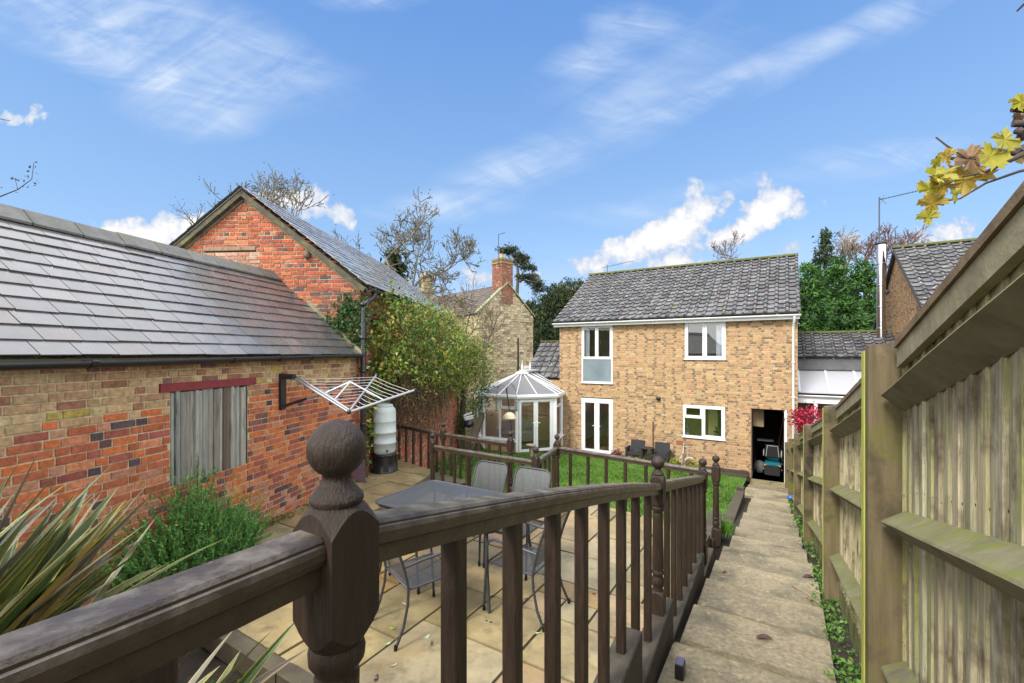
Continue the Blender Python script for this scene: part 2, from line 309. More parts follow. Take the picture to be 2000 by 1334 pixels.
M['paintred'] = mat('red_paint', col=(.19, .022, .028), rough=.6, var=.3, vscale=9, c2=(.12, .07, .06), c2s=12, c2lo=.6, c2hi=.68)
M['glass'] = glass('window_glass', (.93, .95, .94), .30); M['darkglass'] = glass('conservatory_glass', (.92, .94, .94), .22)
M['poly'] = mat('polycarbonate', col=(.30, .305, .32), rough=.4, trans=.5)
M['polyw'] = mat('white_polycarbonate', col=(.34, .35, .38), rough=.4)
M['frost'] = mat('frosted_panel', col=(.16, .205, .225), rough=.35, var=.2, vscale=1.5)
M['plain'] = mat('plain', rough=.7, var=.12, vscale=6)
M['gloss'] = mat('gloss_paint', rough=.3)
M['lead'] = mat('lead', col=(.055, .057, .06), rough=.5, var=.3, vscale=5)
M['inner'] = mat('interior_wall', rough=.85)

# ---------------------------------------------------------------- generic builders
def bricks(mb, O, U, N, width, height, pal, openings=(), top=None, ch=.075, bl=.225, mort=(.45, .38, .26), jit=.0025, bond='flemish', mj=.011, bot=None):
    """a brick face: each brick its own chamfered block on a mortar sheet. O: lower corner, U: along, N: outward."""
    O, U, N = map(np.asarray, (O, U, N)); rows = int(math.ceil(height/ch))
    for k in range(rows):
        w0, w1 = k*ch, min((k+1)*ch, height)
        cut = [(a, b) for a, b, c, d in openings if c < (w0+w1)/2 < d]
        # mortar spans
        xs = [0]+[e for ab in sorted(cut) for e in ab]+[width]
        for i in range(0, len(xs), 2):
            a, b = max(0, xs[i]), min(width, xs[i+1])
            if b-a < .005: continue
            if top is None: mb.quad(O+U*a+Zv*w0, O+U*b+Zv*w0, O+U*b+Zv*w1, O+U*a+Zv*w1, mort)
            else:
                q = max(2, int((b-a)/.06)); 
                us = [a+(b-a)*t/q for t in range(q+1)]
                for a1, b1 in zip(us[:-1], us[1:]):
                    ta, tb = min(w1, top(a1)), min(w1, top(b1))
                    if max(ta, tb) <= w0+.002: continue
                    mb.quad(O+U*a1+Zv*w0, O+U*b1+Zv*w0, O+U*b1+Zv*max(tb, w0), O+U*a1+Zv*max(ta, w0), mort)
        u = -random.random()*.02-(bl*.75 if k % 2 else 0); head = k % 2 == 0; j = 0
        while u < width:
            if bond == 'flemish': L_ = bl*.5 if head else bl; hd = head; head = not head
            elif bond == 'garden': hd = (k % 4 == 0); L_ = bl*.5 if hd else bl
            else: hd = False; L_ = bl
            L_ *= 1+random.uniform(-.03, .03)
            parts = [(max(u, 0), min(u+L_, width))]
            for a, b in cut:
                nxt = []
                for p, q in parts:
                    if b <= p or a >= q: nxt.append((p, q))
                    else:
                        if p < a: nxt.append((p, a))
                        if b < q: nxt.append((b, q))
                parts = nxt
            for a, b in parts:
                a += mj/2; b -= mj/2
                if b-a < .02: continue
                y0 = w0+mj/2+random.uniform(-.0015, .0015); ya = yb = w1-mj/2+random.uniform(-.0015, .0015)
                if top is not None:
                    ya, yb = min(ya, top(a)-.004), min(yb, top(b)-.004)
                    if ya < y0+.012 and yb < y0+.012: continue
                    ya, yb = max(ya, y0+.001), max(yb, y0+.001)
                if bot is not None and (w0 < bot(a)): continue
                col = pal((a+b)/2, (w0+w1)/2, hd); e = random.uniform(0, jit*2)+.006; t = .004
                j4 = lambda: random.uniform(-jit, jit)*.6
                P = [(a, y0), (b, y0), (b, yb), (a, ya)]
                Q = [(a+t+j4(), y0+t+j4()), (b-t+j4(), y0+t+j4()), (b-t+j4(), max(yb-t, y0+t)+j4()), (a+t+j4(), max(ya-t, y0+t)+j4())]
                V = [O+U*p+Zv*q for p, q in P]+[O+U*p+Zv*q+N*(e+random.uniform(-.5, .5)*jit) for p, q in Q]
                mb.add(V, ((4, 5, 6, 7), (0, 1, 5, 4), (1, 2, 6, 5), (2, 3, 7, 6), (3, 0, 4, 7)), col)
            u += L_
def pick(lst):
    x = random.random()*sum(w for w, _ in lst)
    for w, c in lst:
        x -= w
        if x <= 0: break
    k = random.uniform(.86, 1.14); return tuple(min(1, a*k*random.uniform(.97, 1.03)) for a in c)
def slates(mb, O, U, S, N, width, slope, expo, sw, pal, thick=.009, ragged=.006):
    """slates laid up the slope. O: eave corner, U along the eave, S up the slope, N normal"""
    O, U, S, N = map(np.asarray, (O, U, S, N)); rows = int(math.ceil(slope/expo))
    mb.quad(O, O+U*width, O+U*width+S*slope, O+S*slope, (.02, .02, .02))
    for k in range(rows):
        u = -(sw/2 if k % 2 else 0)-random.uniform(0, .03)
        while u < width:
            w = sw*random.uniform(.93, 1.07); a, b = max(0, u), min(width, u+w-.007)
            if b-a > .03:
                lo = k*expo+random.uniform(-ragged, ragged); hi = min((k+1)*expo+.03, slope)
                t0 = thick*2.0+random.uniform(0, .004); t1 = thick*.9; tw = random.uniform(-.002, .002)
                A = [O+U*a+S*lo+N*(t0+tw), O+U*b+S*(lo+random.uniform(-.003, .003))+N*(t0-tw), O+U*b+S*hi+N*t1, O+U*a+S*hi+N*t1]
                Bm = [A[0]-N*thick, A[1]-N*thick, A[2]-N*thick, A[3]-N*thick]; c = pal(a, k)
                mb.add(A+Bm, ((0, 1, 2, 3), (0, 4, 5, 1), (1, 5, 6, 2), (3, 7, 4, 0)), c)
            u += w
def tiles(mb, O, U, S, N, width, slope, expo=.30, tw=.30, base=(.092, .091, .095)):
    """interlocking concrete tiles: flat pan and a raised roll, each course lapping the one below"""
    O, U, S, N = map(np.asarray, (O, U, S, N)); rows = int(round(slope/expo)); expo = slope/rows; nt_ = int(round(width/tw)); tw = width/nt_
    prof = [(.012, -.012), (.02, 0), (.60, 0), (.66, .020), (.74, .038), (.86, .038), (.94, .020), (.985, .004), (.992, -.012)]
    for k in range(rows):
        for i in range(nt_):
            g = random.uniform(.6, 1.4); c = tuple(x*g*random.uniform(.95, 1.06) for x in base)
            lift = .040+random.uniform(-.003, .005); lo = k*expo+random.uniform(-.006, .006); hi = (k+1)*expo+.02
            A = []; Bt = []; T = []
            for f, h in prof:
                uu = (i+f)*tw
                A.append(O+U*uu+S*lo+N*(h*1.25+lift+.008)); T.append(O+U*uu+S*hi+N*(h*1.25+.002)); Bt.append(O+U*uu+S*(lo+.02)+N*(h*.2-.006))
            m = len(prof); mb.add(A+T+Bt, [(j, j+1, m+j+1, m+j) for j in range(m-1)]+[(2*m+j, 2*m+j+1, j+1, j) for j in range(m-1)], c)
def blade_cols(n, cols, jit=.2):
    cols = np.array(cols); idx = RNG.integers(0, len(cols), n); k = RNG.uniform(1-jit, 1+jit, (n, 1)); return np.clip(cols[idx]*k*RNG.uniform(.93, 1.07, (n, 3)), 0, 1)
def branch(mb, p, d, ln, rad, depth, tips=None, spread=.55, n=3, shrink=.68, up=.12, col=(.09, .075, .055), seg=5, wig=.18, minr=.004):
    p = np.asarray(p, float); d = np.asarray(d, float)/np.linalg.norm(d); pts = [p]; rs = [rad]; m = 4; nodes = []
    for i in range(m):
        d = d+RNG.normal(size=3)*wig*.5+np.array((0, 0, up*.3)); d /= np.linalg.norm(d); p = p+d*ln/m; pts.append(p); rs.append(rad*(1-.45*(i+1)/m)); nodes.append((p, d.copy()))
    mb.tube(pts, [max(q, minr) for q in rs], seg if depth > 1 else 3, col, cap=False)
    if depth <= 0:
        if tips is not None: tips.append((p, d))
        return
    for i in range(n):
        q, dd = nodes[min(m-1, 1+int(RNG.integers(0, m-1)) if i else m-1)]
        nd = dd+RNG.normal(size=3)*spread; nd[2] += up
        branch(mb, q, nd, ln*shrink*RNG.uniform(.8, 1.2), rad*.58, depth-1, tips, spread, n, shrink, up, col, seg, wig, minr)

def clip_poly(P, a, b, keep):   # Sutherland-Hodgman against the half plane left of a->b
    out = []
    f = lambda p: (b[0]-a[0])*(p[1]-a[1])-(b[1]-a[1])*(p[0]-a[0])
    for i in range(len(P)):
        p, q = P[i], P[(i+1) % len(P)]; fp, fq = f(p)*keep, f(q)*keep
        if fp >= 0: out.append(p)
        if fp*fq < 0: t = fp/(fp-fq); out.append((p[0]+(q[0]-p[0])*t, p[1]+(q[1]-p[1])*t))
    return out
def inside(p, poly):
    c = False; j = len(poly)-1
    for i in range(len(poly)):
        xi, yi = poly[i]; xj, yj = poly[j]
        if (yi > p[1]) != (yj > p[1]) and p[0] < (xj-xi)*(p[1]-yi)/(yj-yi)+xi: c = not c
        j = i
    return c
def frame_ring(mb, O, U, V, N, w, h, t, d):
    """four butted bars; O lower corner on the face, N outward, depth d inwards"""
    mb.box(O, U*w, N*-d, V*t); mb.box(O+V*(h-t), U*w, N*-d, V*t)
    mb.box(O+V*t, U*t, N*-d, V*(h-2*t)); mb.box(O+U*(w-t)+V*t, U*t, N*-d, V*(h-2*t))
def grid_panel(name, rows, m, parent, local=True):
    """rows: list of rows of points, UV in metres"""
    a, b = len(rows), len(rows[0]); me = bpy.data.meshes.new(name)
    V = [tuple(map(float, p)) for r in rows for p in r]
    f = [(i*b+j, i*b+j+1, (i+1)*b+j+1, (i+1)*b+j) for i in range(a-1) for j in range(b-1)]
    me.from_pydata(V, [], f); ul = me.uv_layers.new(name='UVMap')
    A = np.array(rows, float); U = np.zeros((a, b)); W = np.zeros((a, b))
    U[:, 1:] = np.cumsum(np.linalg.norm(np.diff(A, axis=1), axis=2), axis=1); W[1:] = np.cumsum(np.linalg.norm(np.diff(A, axis=0), axis=2), axis=0)
    uv = np.stack([U, W], 2).reshape(-1, 2); idx = np.zeros(len(me.loops), np.int32); me.loops.foreach_get('vertex_index', idx)
    ul.data.foreach_set('uv', uv[idx].astype(np.float32).ravel())
    ca = me.color_attributes.new('Col', 'FLOAT_COLOR', 'CORNER'); ca.data.foreach_set('color', np.ones(len(me.loops)*4, np.float32))
    me.materials.append(m); o = bpy.data.objects.new(name, me); COL.objects.link(o); o.parent = parent; return o

# ================================================================ GROUND, PATH, PATIO, LAWN
def path_z(s): return -1.98-.132*math.floor((s-3.2)/.8+1) if s < 16 else -4.10
def path_zl(s): return -1.98-.165*(s-3.2)
def fence_lat(s): return .46 if s < 5.3 else .46-(s-5.3)*.031
g = MB()
def terr(x, y):
    lat = x*r_[0]+y*r_[1]; s = x*n_[0]+y*n_[1]; z = -4.35
    if s > 30: z += min(3.0, (s-30)*.045)
    return z
xs = np.concatenate([np.linspace(-400, -60, 8), np.linspace(-50, 60, 30), np.linspace(80, 400, 8)]); ys = np.concatenate([np.linspace(-60, -5, 5), np.linspace(0, 70, 24), np.linspace(90, 600, 8)])
P = [(x, y, terr(x, y)) for y in ys for x in xs]; k = len(xs)
g.add(P, [(j*k+i, j*k+i+1, (j+1)*k+i+1, (j+1)*k+i) for j in range(len(ys)-1) for i in range(k-1)], (.05, .075, .02), True)
tag(g.build('ground', mat('far_ground', rough=.95, var=.5, vscale=.3)), kind='structure')
# sloping earth beside the steps and the neighbour's side
g = MB()
for s in np.arange(-3, 16.2, .2):
    za, zb = path_zl(s)-.11, path_zl(s+.2)-.11; l0, l1 = fence_lat(s)-.21, fence_lat(s+.2)-.21; w = random.uniform(-.02, .02)
    if s < 5: l0 = l1 = .26
    g.quad(G(l0, s, za), G(l0+.26, s, za+.03), G(l1+.26, s+.2, zb+.03), G(l1, s+.2, zb), (1, 1, 1))
    g.quad(G(-.95, s, za-.02), G(-.62, s, za-.05), G(-.62, s+.2, zb-.05), G(-.95, s+.2, zb-.02), (1, 1, 1))
    g.quad(G(.5, s, za), G(12, s, za-.1), G(12, s+.2, zb-.1), G(.5, s+.2, zb), (1, 1, 1))
tag(g.build('border_soil', M['soil']), kind='structure')

# steps
g = MB()
for k in range(-6, 18):
    s0 = 3.2+.8*(k-1); s1 = s0+.8; z = -1.98-.132*k
    l0 = -.665+random.uniform(-.02, .02); l1 = min(.285, fence_lat(s1)-.16)+random.uniform(-.01, .01)
    if k > 12: l1 = fence_lat(s1)-.05; l0 = -.95
    nose = .02; c = random.uniform(.78, 1.16); q = 6
    cuts = [l0+(l1-l0)*t/q for t in range(q+1)]; top = []; edge = []; low = []
    for u in cuts:
        jz = random.uniform(-.006, .006); js = random.uniform(-.008, .008)
        edge.append((u, s1+nose+js, z+jz-.012)); top.append((u, s1-.025+js, z+jz)); low.append((u, s1+js*.5, z-.16))
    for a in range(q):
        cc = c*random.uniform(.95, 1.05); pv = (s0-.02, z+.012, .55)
        for f_, k_ in ((.28, .42), (.36, .70), (.84, 1.0), (1.0, 1.1)):  # back of tread darkened: dirt and the riser's shade put into the colour
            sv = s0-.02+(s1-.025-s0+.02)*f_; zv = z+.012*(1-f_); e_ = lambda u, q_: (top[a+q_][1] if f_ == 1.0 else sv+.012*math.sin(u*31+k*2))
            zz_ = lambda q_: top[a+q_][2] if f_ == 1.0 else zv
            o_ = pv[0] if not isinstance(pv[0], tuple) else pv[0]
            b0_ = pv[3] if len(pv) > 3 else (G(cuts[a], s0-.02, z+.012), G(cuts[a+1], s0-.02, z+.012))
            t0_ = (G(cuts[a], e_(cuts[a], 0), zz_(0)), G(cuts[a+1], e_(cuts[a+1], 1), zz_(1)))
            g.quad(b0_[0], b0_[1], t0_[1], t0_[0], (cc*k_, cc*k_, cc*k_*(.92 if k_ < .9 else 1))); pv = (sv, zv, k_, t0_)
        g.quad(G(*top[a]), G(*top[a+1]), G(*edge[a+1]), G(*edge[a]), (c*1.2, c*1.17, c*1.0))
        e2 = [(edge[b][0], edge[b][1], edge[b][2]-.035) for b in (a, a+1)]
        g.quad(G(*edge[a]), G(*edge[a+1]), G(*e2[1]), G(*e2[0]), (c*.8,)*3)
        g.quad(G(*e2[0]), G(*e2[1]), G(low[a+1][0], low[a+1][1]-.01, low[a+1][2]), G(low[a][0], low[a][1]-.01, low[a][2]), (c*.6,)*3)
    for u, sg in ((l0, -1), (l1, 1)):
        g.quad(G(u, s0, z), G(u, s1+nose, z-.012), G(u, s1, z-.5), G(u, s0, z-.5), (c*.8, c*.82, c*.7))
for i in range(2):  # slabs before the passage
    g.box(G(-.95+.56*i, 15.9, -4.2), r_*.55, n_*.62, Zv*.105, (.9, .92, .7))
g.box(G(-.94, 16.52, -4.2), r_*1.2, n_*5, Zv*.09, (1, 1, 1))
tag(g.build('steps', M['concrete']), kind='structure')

# patio flags
n1, nw2, nw3, nw4 = (-.275, .70), (1.015, 3.10), (2.14, 5.0), (2.61, 5.70)
pA, pB, pC, pD, pE, pF = (-1.305, 7.32), (.333, 6.24), (.728, 7.2), (-1.3, 8.43), (-.026, 7.49), (-2.5, 9.6)
def xy(p): return (float(p[0]), float(p[1]))
patio_poly = [xy(G(-.80, 1.93)), xy(G(-.84, 3.2)), xy(G(-.84, 5.3)), (2.50, 5.62), (pC[0]+.02, pC[1]-.02), (pB[0]+.03, pB[1]+.02), (pA[0]+.02, pA[1]), (-.75, 7.95), (pD[0], pD[1]), (pF[0], pF[1]), (-2.86, 9.3), xy(B(-4.42, 7.5)), xy(B(-4.22, 5.2)), xy(G(-4.45, 2.6)), xy(G(-4.23, 1.93))]
cell = .305; used = {}
flag_cols = [(3, (.315, .265, .165)), (2, (.345, .295, .19)), (2.2, (.28, .245, .155)), (1, (.32, .23, .11)), (1.2, (.32, .255, .175)), (1.0, (.31, .285, .21)), (.4, (.32, .24, .17))]
pieces = [[xy(G(-.80, 1.93)), xy(G(-.84, 5.3)), (2.50, 5.62), (pC[0]+.02, pC[1]-.02), (pB[0]+.03, pB[1]+.02)],
          [xy(G(-.80, 1.93)), (pB[0]+.03, pB[1]+.02), (pA[0]+.02, pA[1]), xy(G(-4.23, 1.93))],
          [(pA[0]+.02, pA[1]), (-.9, 7.9), (pD[0], pD[1]), (pF[0], pF[1]), (-3.4, 9.3), (-3.4, 5.5), xy(G(-4.45, 2.6)), xy(G(-4.23, 1.93))]]
def slab_quad(g, lat0, lat1, s0, s1, poly, z, gap=.011):
    R4 = [xy(G(lat0+gap, s0+gap)), xy(G(lat1-gap, s0+gap)), xy(G(lat1-gap, s1-gap)), xy(G(lat0+gap, s1-gap))]
    cx, cy = sum(p[0] for p in R4)/4, sum(p[1] for p in R4)/4
    c = pick(flag_cols); zz = z+random.uniform(-.004, .004); tx, ty = random.uniform(-.004, .004), random.uniform(-.004, .004)
    cut_ = random.random
    for pc in pieces:
        P = R4; ctr_ = (sum(p[0] for p in pc)/len(pc), sum(p[1] for p in pc)/len(pc))
        for i in range(len(pc)):
            a, b = pc[i], pc[(i+1) % len(pc)]
            f = (b[0]-a[0])*(ctr_[1]-a[1])-(b[1]-a[1])*(ctr_[0]-a[0])
            P = clip_poly(P, a, b, 1 if f > 0 else -1)
            if len(P) < 3: break
        if len(P) < 3: continue
        ar = sum(P[i][0]*P[(i+1) % len(P)][1]-P[(i+1) % len(P)][0]*P[i][1] for i in range(len(P)))
        if ar < 0: P = P[::-1]
        if abs(ar) < .004: continue
        m = len(P); T = [(p[0], p[1], zz+(p[0]-cx)*tx+(p[1]-cy)*ty) for p in P]; Lw = [(p[0], p[1], zz-.05) for p in P]
        g.add(T+Lw, [tuple(range(m))]+[(i+m, (i+1) % m+m, (i+1) % m, i) for i in range(m)], c)
g = MB(); i0, i1, j0, j1 = -28, 2, 0, 32
for j in range(j0, j1):
    for i in range(i0, i1):
        if (i, j) in used: continue
        opts = [(3, 2), (2, 3), (2, 2), (2, 2), (3, 3), (2, 1), (1, 2), (1, 1)]; random.shuffle(opts); opts = opts+[(1, 1)]
        for w, h in opts:
            if all((i+a, j+b) not in used for a in range(w) for b in range(h)): break
        for a in range(w):
            for b in range(h): used[(i+a, j+b)] = 1
        slab_quad(g, -.8+i*cell, -.8+(i+w)*cell, 1.93+j*cell, 1.93+(j+h)*cell, patio_poly, PATIO)
patio = tag(g.build('patio', M['flag']), kind='structure')
g = MB(); g.add([(p[0], p[1], PATIO-.016) for p in patio_poly], (tuple(range(len(patio_poly))),))
for i in range(len(patio_poly)):
    a, b = patio_poly[i], patio_poly[(i+1) % len(patio_poly)]
    g.quad((a[0], a[1], PATIO-.017), (b[0], b[1], PATIO-.017), (b[0], b[1], -4.3), (a[0], a[1], -4.3), (.8, .8, .8))
tag(g.build('patio_base', M['joint']), kind='structure')
# steps from the patio landing down to the lawn, between the two rails
g = MB()
for k in range(5):
    z = PATIO-.19*(k+1); l0 = -4.95+.36*k
    g.box(G(l0, 5.62, z-1.2), r_*.37, n_*.82, Zv*1.2, (1, 1, .95))
tag(g.build('garden_steps', M['concrete']), kind='structure')
def lawn_z(s): return -3.15-(s-6.5)*.073
g = MB()
for s in np.arange(4.6, 15.4, .6):
    s1 = min(s+.6, 15.4)
    for a in np.arange(-12.4, -1.0, .6):
        b = min(a+.6, -1.0); w = lambda u, v: lawn_z(v)+.03*math.sin(u*2.1+v*1.3)
        g.add((G(a, s, w(a, s)), G(b, s, w(b, s)), G(b, s1, w(b, s1)), G(a, s1, w(a, s1))), ((0, 1, 2, 3),), (1, 1, 1), True)
tag(g.build('lawn', M['lawn']), kind='structure')
# grass blades: uncountable
g = MB(); K = 75000
la = RNG.uniform(-11.5, -1.02, K); sa = 5.0+10.4*RNG.uniform(0, 1, K)**.9
zz = np.array([lawn_z(v)+.03*math.sin(u*2.1+v*1.3) for u, v in zip(la, sa)])
base = np.outer(la, r_)+np.outer(sa, n_)+np.outer(zz, Zv); hh = RNG.uniform(.03, .075, K)*(1+.5*np.sin(la*1.7)*np.cos(sa*1.3)); ang = RNG.uniform(0, 6.28, K); wd = RNG.uniform(.006, .012, K)
side = np.stack([np.cos(ang)*wd, np.sin(ang)*wd, 0*ang], 1); lean = RNG.normal(size=(K, 3))*.35; lean[:, 2] = 1; tip = base+lean*hh[:, None]
V = np.stack([base-side, base+side, tip], 1).reshape(-1, 3); g.v = V.tolist(); g.n = 3*K; g.f = (np.arange(K)[:, None]*3+np.array([[0, 1, 2]])).tolist()
g.c = [tuple(c) for c in blade_cols(K, [(.085, .20, .018), (.12, .26, .024), (.06, .15, .015), (.17, .26, .045), (.10, .22, .02)], .3)*(.82+.28*np.clip(np.sin(la*2.3+1.1*np.sin(sa*1.7))*np.sin(sa*2.9+la), -1, 1))[:, None]]; g.sm = [False]*K
tag(g.build('grass', M['grass']), kind='stuff')
# bed soil (near left) and bed in front of the house, and beside the conservatory
g = MB()
for a in np.arange(-6.6, -.9, .3):
    for s in np.arange(-1.5, 1.9, .3):
        h = lambda u, v: -2.44+.05*math.sin(u*5)*math.cos(v*4)+max(0, .9-v)*.8
        g.quad(G(a, s, h(a, s)), G(a+.3, s, h(a+.3, s)), G(a+.3, s+.3, h(a+.3, s+.3)), G(a, s+.3, h(a, s+.3)))
for a in np.arange(-6.9, -4.2, .3):
    for s in np.arange(1.8, 4.4, .3):
        h = lambda u, v: -2.31+.03*math.sin(u*5)*math.cos(v*4)
        g.quad(G(a, s, h(a, s)), G(a+.3, s, h(a+.3, s)), G(a+.3, s+.3, h(a+.3, s+.3)), G(a, s+.3, h(a, s+.3)))
g.quad(G(-7.9, 15.4, -3.83), G(-1.0, 15.4, -3.80), G(-1.0, 16.46, -3.86), G(-7.9, 16.46, -3.86))
g.quad((-3, 9.5, -3.3), (-1.2, 9.6, -3.32), (-1.2, 19.5, -3.72), (-3, 19.5, -3.68))
tag(g.build('flower_bed_soil', M['soil']), kind='structure')

# ================================================================ SMALL BARN (left)
barn = thing('brick_barn', 'low red brick outbuilding with wet grey slate roof and boarded window at left', 'outbuilding', B(-4.45, 3, PATIO))
RED = [(3, (.46, .135, .048)), (2.6, (.37, .11, .052)), (1.4, (.28, .085, .06)), (1.4, (.46, .18, .09)), (.35, (.10, .065, .07)), (.7, (.19, .085, .07)), (.7, (.40, .18, .11))]
TAN = [(3, (.42, .285, .15)), (2, (.36, .215, .12)), (2, (.30, .145, .085)), (1.2, (.46, .345, .19)), (.8, (.22, .12, .09)), (.3, (.40, .30, .08))]
def pal_barn(u, w, hd):
    s = u-2.0; z = w-2.62; lim = -.62 if s < 3.8 else (-.60 if s < 5 else -.42-.05*(s-5))
    if s < 3.4: lim -= .25*max(0, 2.9-s)
    if s > 6.6 and z > -1.2: lim -= .1
    tan_ = z > lim+random.uniform(-.07, .07)
    if not tan_ and hd and random.random() < .16: return pick([(1, (.075, .05, .055)), (1, (.13, .065, .06))])
    c = pick(TAN if tan_ else RED)
    if not tan_ and z < -1.7 and random.random() < .35: c = tuple(a*.55+b*.45 for a, b in zip(c, (.42, .27, .19)))
    return c
g = MB(); bricks(g, B(-4.45, -2, -2.62), nb, rb, 9.38, 2.62, pal_barn, [(5.80, 6.82, 1.23, 2.22), (5.68, 6.94, 2.22, 2.31)], mort=(.47, .40, .26), jit=.004, bond='flemish', mj=.012, ch=.0765)
g.quad(B(-4.50, -2, -2.62), B(-4.50, 7.6, -2.62), B(-4.50, 7.6, 0), B(-4.50, -2, 0), (.2, .17, .12))
g.quad(B(-4.45, -2, 0), B(-4.45, -2, -2.62), B(-7.5, -2, -2.62), B(-7.5, -2, 0), (.3, .2, .1)); g.quad(B(-7.5, -2, -2.62), B(-7.5, 7.6, -2.62), B(-7.5, 7.6, 0), B(-7.5, -2, 0), (.3, .2, .1))
g.build('wall', M['brick'], barn)
g = MB(); g.box(B(-4.47, 3.68, -.40), nb*1.26, rb*.045, Zv*.09+nb*.0, (1, 1, 1)); g.build('lintel', M['paintred'], barn)
g = MB(); s = 3.81
g.quad(B(-4.49, 3.8, -1.39), B(-4.49, 4.82, -1.39), B(-4.49, 4.82, -.4), B(-4.49, 3.8, -.4), (.05, .05, .04))
while s < 4.80:
    w = random.uniform(.045, .085); w = min(w, 4.815-s); k = random.uniform(.6, 1.25); c = [(.30*k, .29*k, .24*k), (.25*k, .27*k, .24*k), (.16*k, .12*k, .09*k)][random.choice((0, 0, 1, 1, 2))]
    d = random.choice((.0, .012, .024)); a = random.uniform(-.01, .01)
    if w > .02: g.cbox(B(-4.475, s+.002, -1.39-max(0, random.uniform(-.01, .02))), nb*(w-.005), rb*(.02+d), Zv*(.985+a), .006, c)
    s += w
g.build('shutter', M['greywood'], barn)
S0 = np.array(B(-6.03, 0, 1.45))-np.array(B(-4.32, 0, -.015)); sl = np.linalg.norm(S0); S0 = S0/sl; NS = np.cross(nb, S0); NS = NS if NS[2] > 0 else -NS
def pal_slate(u, k):
    return pick([(3, (.082, .083, .088)), (2, (.094, .095, .10)), (1.5, (.070, .071, .076)), (.6, (.09, .08, .077))])
g = MB(); slates(g, B(-4.32, -2, -.03), nb, S0, NS, 9.23, sl, .192, .29, pal_slate, .014)
Sb = np.array(B(-7.8, 0, -.02))-np.array(B(-6.03, 0, 1.45)); g.quad(B(-6.03, -2, 1.45), B(-6.03, 7.5, 1.45), B(-7.8, 7.5, -.02), B(-7.8, -2, -.02), (.1, .1, .1))
g.build('roof', M['slate'], barn)
g = MB(); s = -2
while s < 7.2:
    w = .46; e = min(s+w-.012, 7.24); dz = random.uniform(-.004, .006); k = random.uniform(.8, 1.25)
    prof = [(-.17, -.115), (-.012, .045), (.012, .045), (.17, -.115), (.165, -.14), (0, .02), (-.165, -.14)]
    g.extrude(prof, B(-6.03, s, 1.475+dz), B(-6.03, e, 1.475+dz+random.uniform(-.004, .004)), rb, Zv, (k, k, k)); s += w
g.build('ridge', M['ridge'], barn)
g = MB(); gp = [(math.cos(t)*.058, math.sin(t)*.058) for t in np.linspace(math.pi, 2*math.pi, 9)]+[(.052, 0), (0.045, -.02), (0, -.046), (-.045, -.02), (-.052, 0)]
ge = [(-2, -.115), (3.3, -.085), (5.2, -.060), (7.16, -.037)]
for (a, za), (b, zb) in zip(ge[:-1], ge[1:]): g.extrude(gp, B(-4.24, a, za+.02), B(-4.24, b, zb+.02), rb, Zv, (1, 1, 1), True)
gut = g.build('gutter', M['black'], barn)
gq = [(x*1.14, y*1.14) for x, y in gp[:9]]+[(.06, .008), (-.06, .008)]
for s in (.9, 2.9, 4.35, 5.1, 5.75, 6.6):
    g = MB(); z = np.interp(s, [a for a, _ in ge], [b for _, b in ge])+.02; g.extrude(gq, B(-4.24, s, z), B(-4.24, s+.05, z), rb, Zv); g.build('bracket', M['black'], gut)
g = MB(); g.box(B(-4.44, -2, -.075), nb*9.2, rb*.10, Zv*.03, (.05, .06, .03)); g.build('soffit_board', M['plain'], barn)

# ================================================================ GABLE BARN
def Q(lat, s, z=0): return r2*(lat+.12)+n2*(s-.285)+Zv*z
bb = thing('gable_barn', 'taller red brick barn with gable end, mossy verge and long slate roof', 'barn', Q(-5.7, 8.15, PATIO))
RED2 = [(4, (.36, .095, .045)), (3, (.30, .08, .045)), (1.6, (.38, .135, .07)), (1, (.23, .07, .05)), (.35, (.10, .06, .06)), (.6, (.36, .17, .115))]
EZ, AZ, HW = 1.29, 2.99, 2.2
def top_g(u): return 2.62+EZ+(AZ-EZ)*(1-abs(u-HW)/HW)
def pal_gable(u, w, hd):
    if abs(u-1.95) < .55 and 4.15 < w < 4.52: return pick([(1, (.40, .24, .18)), (1, (.36, .17, .12)), (.6, (.30, .10, .06))])
    if hd and random.random() < .10: return (.12, .075, .075)
    if u > 3.5 and random.random() < .3: return pick([(1, (.27, .075, .05)), (1, (.12, .07, .06))])
    return pick(RED2)
g = MB(); bricks(g, Q(-7.92, 8.15, -2.62), r2, -n2, 4.4, 5.7, pal_gable, [(1.42, 2.42, 4.52, 4.60)], top=top_g, mort=(.40, .34, .22), jit=.005, bond='garden', mj=.012)
RED3 = [(3, (.36, .11, .07)), (2, (.30, .10, .07)), (2, (.40, .17, .11)), (1, (.25, .15, .12)), (1, (.38, .08, .06))]
bricks(g, Q(-3.52, 8.152, -3.6), n2, r2, 7.2, 4.9, lambda u, w, h: pick(RED3), mort=(.36, .30, .2), jit=.005, bond='garden')
bricks(g, Q(-3.52, 15.36, -3.6), n2, r2, 2.0, 2.55, lambda u, w, h: pick(RED3), mort=(.36, .30, .22), jit=.005, bond='garden')
g.quad(Q(-7.92, 15.35, -3.6), Q(-3.52, 15.35, -3.6), Q(-3.52, 15.35, EZ), Q(-7.92, 15.35, EZ), (.3, .1, .06))
g.build('wall', M['brick'], bb)
SR = (np.array(Q(-5.72, 0, AZ))-np.array(Q(-3.40, 0, EZ-.09))); LR = np.linalg.norm(SR); SR = SR/LR; NR = np.cross(n2, SR); NR = NR if NR[2] > 0 else -NR
g = MB(); slates(g, np.array(Q(-3.36, 8.02, EZ-.10))+NR*.05, n2, SR, NR, 7.4, LR+.04, .20, .28, lambda u, k: pick([(2, (.23, .225, .225)), (2, (.19, .19, .195)), (1, (.27, .265, .25)), (.7, (.12, .115, .11))]))
